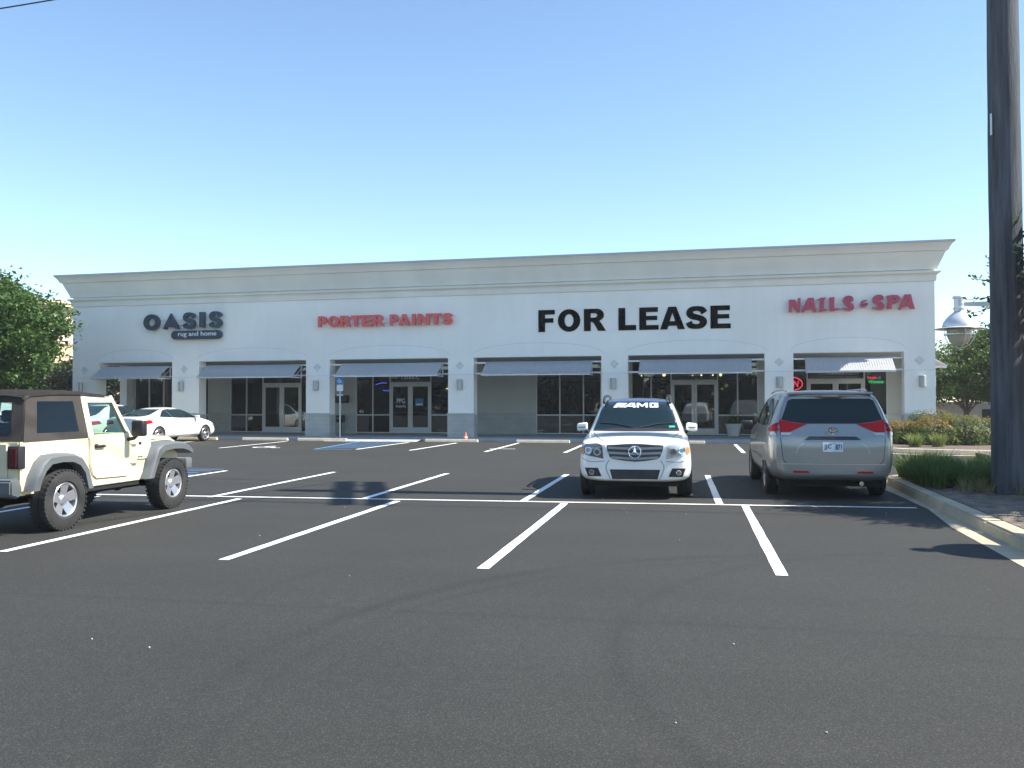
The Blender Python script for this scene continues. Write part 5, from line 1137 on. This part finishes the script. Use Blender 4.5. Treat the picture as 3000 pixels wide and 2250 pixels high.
xtext('plate_lettering', text_mesh('OKLAHOMA', 0, 0), (.11, .018), .055, .915, .034, pmat('plate_ink', (.03, .07, .16), .5), van, bv, -1)
bm = B(); z0 = bv.ray_cast(Vector((-4, 0, 1.12)), Vector((1, 0, 0)))[0].x - .036
for rx, rz in ((.082, .056), (.050, .022)): tube(bm, [(z0, rx * math.cos(R(a)), 1.13 + (0 if rx > .07 else .018) + rz * math.sin(R(a))) for a in range(0, 361, 15)], .007, 6)
tube(bm, [(z0, .026 * math.cos(R(a)), 1.13 + .05 * math.sin(R(a))) for a in range(0, 361, 15)], .007, 6); mk('oval_emblem', bm, CHROME, van, 60)
patch('bumper_step', [(-.80, .585), (.80, .585), (.80, .597), (-.80, .597)], 'x', -1, bv, .008, pmat('crease_highlight', (.62, .62, .60), .3), van, .1, 0)  # highlight on the bumper edge, painted as a lighter strip
xtext('model_lettering', text_mesh('LE', 0, .0), (.07, .03), .73, 1.00, .012, GREYTRIM, van, bv, -1)
bm = B(); box(bm, -2.2, 1.9, -.8, .8, .2, .3); mk('underbody', bm, WELL, van)
bm = B(); tube(bm, [(-2.45, -.45, .27), (-2.0, -.45, .27)], .035, 10); mk('tailpipe', bm, CHROME, van, 50)

# --- white coupe and the white sedan behind it ------------------------
def sedan(loc, rz, label, roof, L, coupe):
    global WZ
    WZ = .33; c = empty('parked_car', loc, rz, label, 'car'); k = roof - 1.38; xe = L / 2
    st = [half(-xe, .40, .62, .70, .68, .88, .55, .98), half(-xe + .06, .30, .76, .82, .80, .93, .62, 1.03), half(-xe + .3, .24, .84, .88, .86, .96, .66, 1.06 + k * .5), half(-xe + .72, .22, .86, .885, .87, .965, .60, 1.10 + k * .5), half(-xe + 1.15, .21, .86, .885, .87, .965, .55, 1.29 + k), half(-xe + 1.55, .21, .86, .885, .87, .96, .55, 1.37 + k),
          half(-.1, .21, .86, .885, .87, .95, .555, 1.385 + k), half(.35, .21, .86, .885, .87, .94, .55, 1.34 + k), half(.8, .21, .86, .885, .87, .93, .63, 1.16 + k * .7), half(1.2, .21, .86, .885, .86, .90, .72, .99), half(1.6, .21, .86, .88, .84, .85, .70, .92), half(2.0, .22, .82, .85, .78, .76, .62, .83), half(xe - .08, .26, .70, .74, .66, .66, .5, .73), half(xe, .30, .58, .62, .55, .60, .42, .66)]
    wh = [(1.42, .775), (1.42, -.775), (-1.34, .775), (-1.34, -.775)]
    c.scale = (1.06, 1.06, 1.06) if coupe else (1, 1, 1); body, bv = car_body('body', st, PWHITE, c, wh, .36)
    for x, y in wh: wheel(c, x, y, .325, .22, .235, 5)
    for s_ in (1, -1):
        m_ = (lambda P: P) if s_ > 0 else mirror
        sw = [(-1.22, 1.03), (-.15, .985), (.98, .975), (.62, 1.17 + k), (.22, 1.295 + k), (-.35, 1.325 + k), (-.85, 1.25 + k)]
        patch('window_trim', [(a * 1.02, 1.15 + (b - 1.15) * 1.09) for a, b in sw], 'y', s_, bv, .003, CHROME, c, .08)
        patch('side_window', [sw[0], (-.55, .995), (-.75, 1.305 + k), sw[6]], 'y', s_, bv, .008, CARGLASS, c, .08)
        patch('side_window', [(-.50, .995), sw[2], sw[3], sw[4], (-.70, 1.31 + k)], 'y', s_, bv, .008, CARGLASS, c, .08)
        patch('door_gap', strip([(.98, .97), (1.0, .6), (.9, .32), (-.4, .30), (-.55, .6), (-.55, .98)], .010), 'y', s_, bv, .003, GAP, c, .1, 0)
        patch('door_handle', [(-.42, .83), (-.24, .83), (-.24, .855), (-.42, .855)], 'y', s_, bv, .02, PWHITE, c, .1, .015)
        patch('tail_light', m_([(.40, .78), (.80, .74), (.80, .92), (.46, .92)]), 'x', -1, bv, .008, REDL, c, .04)
        patch('tail_light', [(-xe + .02, .74), (-xe + .62, .80), (-xe + .50, .92), (-xe + .02, .90)], 'y', s_, bv, .008, REDL, c, .04)
        patch('headlight', [(xe - .45, .62), (xe - .08, .58), (xe - .12, .66), (xe - .5, .72)], 'y', s_, bv, .006, CLEARL, c, .04)
        bm = B(); bbox(bm, .72, .86, .86, 1.03, .96, 1.07, .03, 3)
        if s_ < 0:
            for v in bm.verts: v.co.y = -v.co.y
        mk('mirror', bm, PWHITE, c, 50)
    patch('rear_window', WS(.62, 1.045, .50, 1.31 + k), 'x', -1, bv, .006, CARGLASS, c, .06)
    patch('windshield', WS(.68, .98, .50, 1.33 + k), 'x', 1, bv, .006, CARGLASS, c, .06)
    patch('number_plate', [(-.17, .62), (.17, .62), (.17, .76), (-.17, .76)], 'x', -1, bv, .008, SWHT, c, .08)
    patch('rear_diffuser', [(-.5, .32), (.5, .32), (.5, .42), (-.5, .42)], 'x', -1, bv, .006, BLACKP, c, .08)
    return c
sedan((-22.8, 33.4, 0), R(85), 'white coupe with dark rear window and red tail lights parked nose-in by the shop', 1.385, 4.60, True)
sedan((-25.75, 34.0, 0), R(88), 'white car behind the coupe, only its roof arch shows beyond the sand-coloured off-roader', 1.60, 4.70, False)

# --- sand coloured soft-top off-roader --------------------------------
jp = empty('off_roader', (-8.93, 9.72, 0), R(92.1), 'sand coloured two-door off-roader with black soft top at the left', 'car')
# local: rear axle x=0, front axle x=2.42, y left +
jp.scale = (1.0, .965, .97)
JB = pmat('flare_grey', (.115, .125, .13), .55, var=.06, scale=3, bump=.1, bscale=200); CLOTH = pmat('soft_top_cloth', (.045, .038, .033), .9, var=.15, scale=5, bump=.4, bscale=90)
WB = 2.42; bm = B()
side = [(-.62, .55), (-.52, .50), (.44, .50), (.44, .50), (1.62, .50), (1.86, .55), (1.86, 1.13), (1.52, 1.19), (-.62, 1.17)]
# tub: floor, sides with wheel cut-outs
tubside = [(-.64, .56), (-.46, .56), (-.44, .72), (-.34, .86), (-.18, .92), (.20, .92), (.36, .86), (.47, .72), (.56, .50), (1.72, .50), (1.80, .62), (1.86, .80), (2.0, .93), (2.0, 1.14), (1.55, 1.185), (-.64, 1.17)]
for s_ in (1, -1): prism(bm, tubside, 'y', .745 * s_, .785 * s_)
box(bm, -.64, 2.0, -.745, .745, .50, .56); box(bm, -.64, -.60, -.745, .745, .56, 1.17)
bmesh.ops.bevel(bm, geom=[e_ for e_ in bm.edges if e_.calc_length() > .3], offset=.012, segments=2, affect='EDGES')
mk('tub', bm, PSAND, jp, 40)
bm = B()
hd = [(-.74, 1.10), (-.73, 1.145), (-.66, 1.175), (-.3, 1.19), (.3, 1.19), (.66, 1.175), (.73, 1.145), (.74, 1.10)]
r1 = [bm.verts.new((1.52, y, z + .015)) for y, z in hd]; r2 = [bm.verts.new((2.2, y * .92, z - .005)) for y, z in hd]; r3 = [bm.verts.new((2.84, y * .80, z - .05)) for y, z in hd]; r4 = [bm.verts.new((2.90, y * .78, z - .10)) for y, z in hd]
for a, b in ((r1, r2), (r2, r3), (r3, r4)):
    for i in range(7): bm.faces.new((a[i], a[i + 1], b[i + 1], b[i]))
mk('hood', bm, PSAND, jp, 50)
bm = B(); prism(bm, [(1.75, .75), (2.88, .70), (2.88, 1.02), (2.0, 1.12), (1.75, 1.13)], 'y', -.62, .62); mk('engine_bay', bm, WELL, jp)
for s_ in (1, -1):
    bm = B(); prism(bm, [(1.6, .55), (2.0, .62), (2.9, .72), (2.9, 1.03), (2.2, 1.09), (1.6, 1.13)], 'y', .66 * s_, .60 * s_); mk('fender_inner', bm, PSAND, jp)
bm = B(); gl_ = [(-.60, .62), (.60, .62), (.62, 1.03), (.5, 1.10), (-.5, 1.10), (-.62, 1.03)]; prism(bm, gl_, 'x', 2.86, 2.93); bmesh.ops.bevel(bm, geom=bm.edges[:], offset=.015, segments=2, affect='EDGES'); mk('grille_panel', bm, PSAND, jp, 40)
for k in range(7):
    bm = B(); bbox(bm, 2.925, 2.94, -.27 + k * .09 - .022, -.27 + k * .09 + .022, .74, 1.0, .004, 1); mk('grille_slot', bm, BLACKP, jp)
for s_ in (1, -1):
    bm = B(); lathe(bm, [(0, .03), (.07, .02), (.085, 0), (.085, -.02)], Matrix.Translation((2.94, .44 * s_, .90)) @ Matrix.Rotation(R(90), 4, 'Y'), 24); mk('headlight', bm, CLEARL, jp, 40)
# fender flares: arched sections with a lip
def flare(cx, front, s_):
    bm = B(); ang = list(range(-8, 189, 14)); R0, R1 = .47, .56; path = []
    if front: out = [(cx - .66, .52), (cx - .56, .74), (cx - .44, .98), (cx - .30, 1.045), (cx, 1.06), (cx + .28, 1.04), (cx + .46, .97), (cx + .52, .90)]; inn = [(cx - .54, .52), (cx - .46, .70), (cx - .36, .86), (cx - .24, .92), (cx, .94), (cx + .24, .93), (cx + .40, .89), (cx + .50, .84)]
    else: out = [(cx - .60, .56), (cx - .55, .72), (cx - .44, .90), (cx - .32, .985), (cx - .1, 1.0), (cx + .15, .99), (cx + .32, .93), (cx + .44, .78), (cx + .54, .50)]; inn = [(cx - .49, .56), (cx - .45, .68), (cx - .37, .80), (cx - .27, .875), (cx - .08, .89), (cx + .12, .88), (cx + .25, .83), (cx + .35, .72), (cx + .42, .50)]
    yi, yo = .775, .935
    if front: yi = .64
    A = [bm.verts.new((x, yi * s_, z + .01)) for x, z in out]; Bq = [bm.verts.new((x, (yo - .04) * s_, z - .005)) for x, z in out]; C_ = [bm.verts.new((a[0] * .7 + b[0] * .3, yo * s_, a[1] * .7 + b[1] * .3)) for a, b in zip(out, inn)]; D = [bm.verts.new((x, yo * s_ - .005 * s_, z)) for x, z in inn]; E_ = [bm.verts.new((x, yi * s_, z)) for x, z in inn]
    for P_, Q_ in ((A, Bq), (Bq, C_), (C_, D), (D, E_)):
        for i in range(len(P_) - 1): bm.faces.new((P_[i], P_[i + 1], Q_[i + 1], Q_[i]))
    for i in (0, -1): bm.faces.new((A[i], Bq[i], C_[i], D[i], E_[i]))
    mk('fender_flare', bm, JB, jp, 45)
for s_ in (1, -1): flare(0, False, s_); flare(WB, True, s_)
for s_ in (1, -1):
    bm = B(); prism(bm, [(-.5, .5), (-.5, .86), (-.2, .93), (.22, .93), (.5, .8), (.55, .5)], 'y', .70 * s_, .74 * s_); mk('wheel_housing', bm, WELL, jp)
# doors (upper and lower), with window opening
for s_ in (1, -1):
    dr = empty('door', (0, 0, 0)); dr.parent = jp
    lo = [(.60, 1.16), (.60, .82), (.66, .66), (.74, .60), (1.40, .585), (1.50, .62), (1.52, .70), (1.52, 1.18)]
    bm = B(); prism(bm, [(1.06 + (a - 1.06) * 1.018, .88 + (b - .88) * 1.02) for a, b in lo], 'y', .784 * s_, .787 * s_); mk('door_gap', bm, GAP, dr)
    bm = B(); prism(bm, lo, 'y', .786 * s_, .806 * s_); bmesh.ops.bevel(bm, geom=[e_ for e_ in bm.edges if abs(e_.verts[0].co.y - .806 * s_) < 1e-4 and abs(e_.verts[1].co.y - .806 * s_) < 1e-4], offset=.012, segments=2, affect='EDGES'); mk('lower_panel', bm, PSAND, dr, 40)
    bm = B(); tz = 1.745; ti = .165
    def fr(a, b, c, d):
        V_ = []
        for (x, z) in (a, b, c, d):
            t = max(0, (z - 1.17) / .58); V_.append((x, z, t))
        o1 = [bm.verts.new((x, (.800 - ti * t * .72) * s_, z)) for x, z, t in V_]; o2 = [bm.verts.new((x, (.765 - ti * t * .72) * s_, z)) for x, z, t in V_]
        bm.faces.new(o1); bm.faces.new(o2[::-1])
        for i in range(4): bm.faces.new((o1[i], o2[i], o2[(i + 1) % 4], o1[(i + 1) % 4]))
    fr((.58, 1.165), (.69, 1.165), (.66, 1.745), (.55, 1.745)); fr((.66, 1.745), (.66, 1.665), (1.20, 1.665), (1.17, 1.745)); fr((1.17, 1.745), (1.20, 1.665), (1.42, 1.20), (1.50, 1.165)); fr((.69, 1.165), (.69, 1.215), (1.42, 1.215), (1.50, 1.165))
    mk('window_frame', bm, PSAND, dr, 40)
    bm = B(); V_ = [(.69, 1.215), (1.41, 1.215), (1.20, 1.665), (.66, 1.665)]; bm.faces.new([bm.verts.new((x, (.785 - ti * .72 * (z - 1.17) / .58) * s_, z)) for x, z in V_]); mk('window_glass', bm, JGLASS, dr)
    bm = B(); bbox(bm, .69, .88, .806 * s_ if s_ > 0 else -.845, .845 if s_ > 0 else -.806, 1.035, 1.07, .01, 2); bbox(bm, .68, .74, .806 if s_ > 0 else -.83, .83 if s_ > 0 else -.806, 1.03, 1.09, .01, 1); mk('door_handle', bm, BLACKP, dr, 40)
    for z in (.78, 1.06):
        bm = B(); bbox(bm, 1.47, 1.64, .80 if s_ > 0 else -.825, .825 if s_ > 0 else -.80, z - .018, z + .018, .008, 1); mk('hinge', bm, PSAND, jp, 40)
    bm = B(); bbox(bm, 1.34, 1.46, .90 if s_ > 0 else -1.10, 1.10 if s_ > 0 else -.90, 1.17, 1.40, .03, 3); mk('mirror', bm, BLACKP, jp, 50)
    bm = B(); tube(bm, [(1.42, .79 * s_, 1.12), (1.42, .90 * s_, 1.14), (1.41, .97 * s_, 1.2)], .028, 8); mk('mirror_arm', bm, BLACKP, jp, 50)
    bm = B(); bbox(bm, 1.70, 1.76, .785 if s_ > 0 else -.797, .797 if s_ > 0 else -.785, 1.035, 1.075, .005, 1); mk('antenna_base', bm, BLACKP, jp)
    # side rocker bar
    bm = B(); box(bm, .55, 1.75, min(.70 * s_, .76 * s_), max(.70 * s_, .76 * s_), .44, .50); mk('rocker', bm, WELL, jp)
me = text_mesh('WRANGLER', .001, .0); mm = Matrix.Translation((1.66, -.789, .80)) @ Matrix.Rotation(R(90), 4, 'X'); place_mesh('model_badge', me, BLACKP, jp, mm, (.22, .022))
me = text_mesh('SPORT', .001, .0); mm = Matrix.Translation((1.68, -.789, .84)) @ Matrix.Rotation(R(90), 4, 'X'); place_mesh('model_badge', me, BLACKP, jp, mm, (.14, .022))
# windshield frame and glass
bm = B()
def q4(pts, off=(.03, 0, .02)):
    A = [bm.verts.new(p) for p in pts]; Bq = [bm.verts.new((p[0] - off[0], p[1] - off[1], p[2] - off[2])) for p in pts]; bm.faces.new(A); bm.faces.new(Bq[::-1])
    for i in range(4): bm.faces.new((A[i], Bq[i], Bq[(i + 1) % 4], A[(i + 1) % 4]))
for s_ in (1, -1): q4([(1.56, .77 * s_, 1.16), (1.54, .69 * s_, 1.20), (1.24, .60 * s_, 1.71), (1.22, .675 * s_, 1.765)])
q4([(1.22, .675, 1.765), (1.24, .60, 1.70), (1.24, -.60, 1.70), (1.22, -.675, 1.765)]); q4([(1.56, .77, 1.16), (1.54, .69, 1.22), (1.54, -.69, 1.22), (1.56, -.77, 1.16)])
mk('windshield_frame', bm, PSAND, jp, 30)
bm = B(); bm.faces.new([bm.verts.new(p) for p in ((1.525, .69, 1.21), (1.23, .61, 1.70), (1.23, -.61, 1.70), (1.525, -.69, 1.21))]); mk('windshield', bm, JGLASS, jp)
# soft top: roof skin, rear quarters with vinyl windows, back
bm = B(); roofp = [(1.24, 1.775), (.9, 1.80), (.55, 1.825), (.0, 1.82), (-.38, 1.79), (-.50, 1.74)]; sec = [(-.70, -.055), (-.66, -.015), (-.45, .008), (0, .018), (.45, .008), (.66, -.015), (.70, -.055)]; rows = []
for x, z in roofp: rows.append([bm.verts.new((x, y * (.97 if x > 1 else 1.0), z + dz)) for y, dz in sec])
for a, b in zip(rows, rows[1:]):
    for i in range(6): bm.faces.new((a[i], a[i + 1], b[i + 1], b[i]))
bmesh.ops.solidify(bm, geom=bm.faces[:], thickness=.015); mk('soft_top', bm, CLOTH, jp, 55)
def qy(z): return .785 - .10 * max(0, (z - 1.17) / .58)
for s_ in (1, -1):
    bm = B()
    def panel(pts, th=.012, yo=0):
        o1 = [bm.verts.new((x, (qy(z) + yo) * s_, z)) for x, z in pts]; o2 = [bm.verts.new((x, (qy(z) + yo - th) * s_, z)) for x, z in pts]; bm.faces.new(o1); bm.faces.new(o2[::-1]); n = len(pts)
        for i in range(n): bm.faces.new((o1[i], o2[i], o2[(i + 1) % n], o1[(i + 1) % n]))
    O_ = [(-.60, 1.165), (.57, 1.165), (.55, 1.775), (-.46, 1.745)]; I_ = [(-.36, 1.27), (.42, 1.27), (.38, 1.68), (-.28, 1.675)]
    panel([O_[0], O_[1], I_[1], I_[0]]); panel([O_[1], O_[2], I_[2], I_[1]]); panel([O_[2], O_[3], I_[3], I_[2]]); panel([O_[3], O_[0], I_[0], I_[3]]); mk('quarter_cloth', bm, CLOTH, jp, 30)
    bm = B(); panel(I_, .004, -.004); mk('vinyl_window', bm, VINYL, jp)
    bm = B(); tube(bm, [(.55, .66 * s_, .9), (.55, .62 * s_, 1.66), (-.1, .62 * s_, 1.60), (-.42, .66 * s_, 1.15)], .035, 8); tube(bm, [(.30, .63 * s_, 1.10), (-.30, .62 * s_, 1.55)], .028, 8); mk('roll_bar', bm, pmat('roll_bar_pad', (.06, .04, .04), .9), jp, 60)
bm = B()
for pts in ([(-.60, .76, 1.165), (-.60, -.76, 1.165), (-.58, -.58, 1.26), (-.58, .58, 1.26)], [(-.60, .76, 1.165), (-.58, .58, 1.26), (-.50, .52, 1.66), (-.47, .68, 1.75)], [(-.60, -.76, 1.165), (-.47, -.68, 1.75), (-.50, -.52, 1.66), (-.58, -.58, 1.26)], [(-.47, .68, 1.75), (-.50, .52, 1.66), (-.50, -.52, 1.66), (-.47, -.68, 1.75)]): q4(pts, (-.012, 0, 0))
mk('rear_cloth', bm, CLOTH, jp, 30)
bm = B(); bm.faces.new([bm.verts.new(p) for p in ((-.585, .58, 1.26), (-.585, -.58, 1.26), (-.505, -.52, 1.66), (-.505, .52, 1.66))]); mk('rear_window', bm, VINYL, jp)
# rear: tailgate, lights, bumper, spare
bm = B(); bbox(bm, -.665, -.645, -.60, .60, .60, 1.15, .008, 1); mk('tailgate', bm, PSAND, jp, 40)
for s_ in (1, -1):
    bm = B(); bbox(bm, -.70, -.58, .64 if s_ > 0 else -.80, .80 if s_ > 0 else -.64, .84, 1.12, .012, 2)
    t1 = mk('tail_light', bm, BLACKP, jp, 40); bm = B(); bbox(bm, -.712, -.70, .665 if s_ > 0 else -.775, .775 if s_ > 0 else -.665, .865, 1.095, .004, 1); mk('lens', bm, pmat('dark_red_lens', (.10, .012, .015), .2), t1)
bm = B(); prism(bm, [(-.80, .52), (-.80, .70), (-.74, .725), (-.64, .725), (-.60, .56), (-.66, .47)], 'y', -.78, .78); bmesh.ops.bevel(bm, geom=bm.edges[:], offset=.02, segments=2, affect='EDGES'); mk('rear_bumper', bm, JB, jp, 40)
bm = B(); bbox(bm, 2.95, 3.13, -.80, .80, .58, .76, .03, 2); mk('front_bumper', bm, JB, jp, 40)
sp = bpy.data.objects.new('spare_wheel', None); link(sp, jp)
bm = B(); M_ = Matrix.Translation((-.80, 0, 1.0)) @ Matrix.Rotation(R(-90), 4, 'Y'); lathe(bm, [(.21, -.1), (.36, -.11), (.385, -.07), (.385, .07), (.36, .11), (.21, .1)], M_, 40, close=True); mk('tyre', bm, TYRE, sp, 40)
bm = B(); lathe(bm, [(.21, .09), (.19, .04), (.07, .06), (.05, .09), (0, .09)], M_, 30); mk('rim', bm, RIM, sp, 40)
for x, y in ((0, .80), (0, -.80), (WB, .80), (WB, -.80)): wheel(jp, x, y, .395, .245, .225, 5, 'jeep', yaw=0)
# inside: seats, dash, steering wheel
for y in (.36, -.36):
    bm = B(); bbox(bm, .55, 1.05, y - .25, y + .25, .72, .90, .05, 2); bbox(bm, .42, .58, y - .24, y + .24, .85, 1.38, .05, 2); bbox(bm, .44, .54, y - .13, y + .13, 1.40, 1.56, .04, 2); mk('seat', bm, FURN, jp, 50)
bm = B(); bbox(bm, 1.30, 1.52, -.70, .70, .95, 1.19, .04, 2); mk('dashboard', bm, BLACKP, jp, 50)
bm = B(); tube(bm, [(1.22 + .04 * math.sin(R(a)), .36 + .18 * math.cos(R(a)), 1.12 + .18 * math.sin(R(a))) for a in range(0, 361, 20)], .014, 6); mk('steering_wheel', bm, BLACKP, jp, 60)
bm = B(); box(bm, -.6, 2.6, -.28, .28, .34, .50); mk('chassis', bm, WELL, jp)
for x in (0, WB):
    bm = B(); tube(bm, [(x, -.7, .39), (x, .7, .39)], .045, 8); lathe(bm, [(0, -.12), (.11, -.08), (.13, 0), (.11, .08), (0, .12)], Matrix.Translation((x, .1, .39)) @ Matrix.Rotation(R(90), 4, 'Y'), 16); mk('axle', bm, WELL, jp, 50)

# --- planter beside the shop door -------------------------------------
e = empty('planter', (.55, 40.75, .15), 0, 'pale round pot with a leafy plant right of the glass doors', 'planter')
bm = B(); lathe(bm, [(.23, 0), (.34, .50), (.355, .50), (.355, .545), (.325, .545), (.31, .46), (0, .46)], n=32); mk('pot', bm, pmat('pot_white', (.60, .60, .56), .7, var=.06), e, 40)
P = [(random.gauss(0, .14), random.gauss(0, .14), .52 + abs(random.gauss(.0, .17))) for _ in range(420)]; leaves_mesh('plant', P, .05, OAK, e)
e = empty('blue_bin', (7.45, 37.9, .15), 0, 'small blue box standing at the right end of the walkway', 'bin')
bm = B(); bbox(bm, -.14, .14, -.12, .12, .35, 1.08, .02, 2); mk('bin_body', bm, pmat('bin_blue', (.05, .10, .30), .5), e, 40)
bm = B(); bbox(bm, -.16, .16, -.14, .14, 1.08, 1.13, .015, 1); mk('lid', bm, pmat('bin_blue', (.05, .10, .30), .5), e, 40)
for s_ in (-1, 1): bm = B(); box(bm, s_ * .10 - .02, s_ * .10 + .02, -.08, .08, 0, .35); mk('leg', bm, WALLMET, e)

# ------------------------------------------------------------ haze volume added to lift the shade, in place of lens glare
hm_ = bpy.data.materials.new('glare_haze'); hm_.use_nodes = True; t = hm_.node_tree; t.nodes.remove(t.nodes['Principled BSDF'])
vp = N(t, 'ShaderNodeVolumePrincipled'); vp.inputs['Density'].default_value = .0005; vp.inputs['Color'].default_value = (.95, .98, 1, 1); vp.inputs['Anisotropy'].default_value = .2
t.links.new(vp.outputs[0], t.nodes['Material Output'].inputs['Volume'])
bm = B(); box(bm, -130, 130, -75, 130, -1, 15.5); tag(mk('haze', bm, hm_), 'thin haze added to lift the shade, standing in for lens glare', 'haze', kind='stuff')
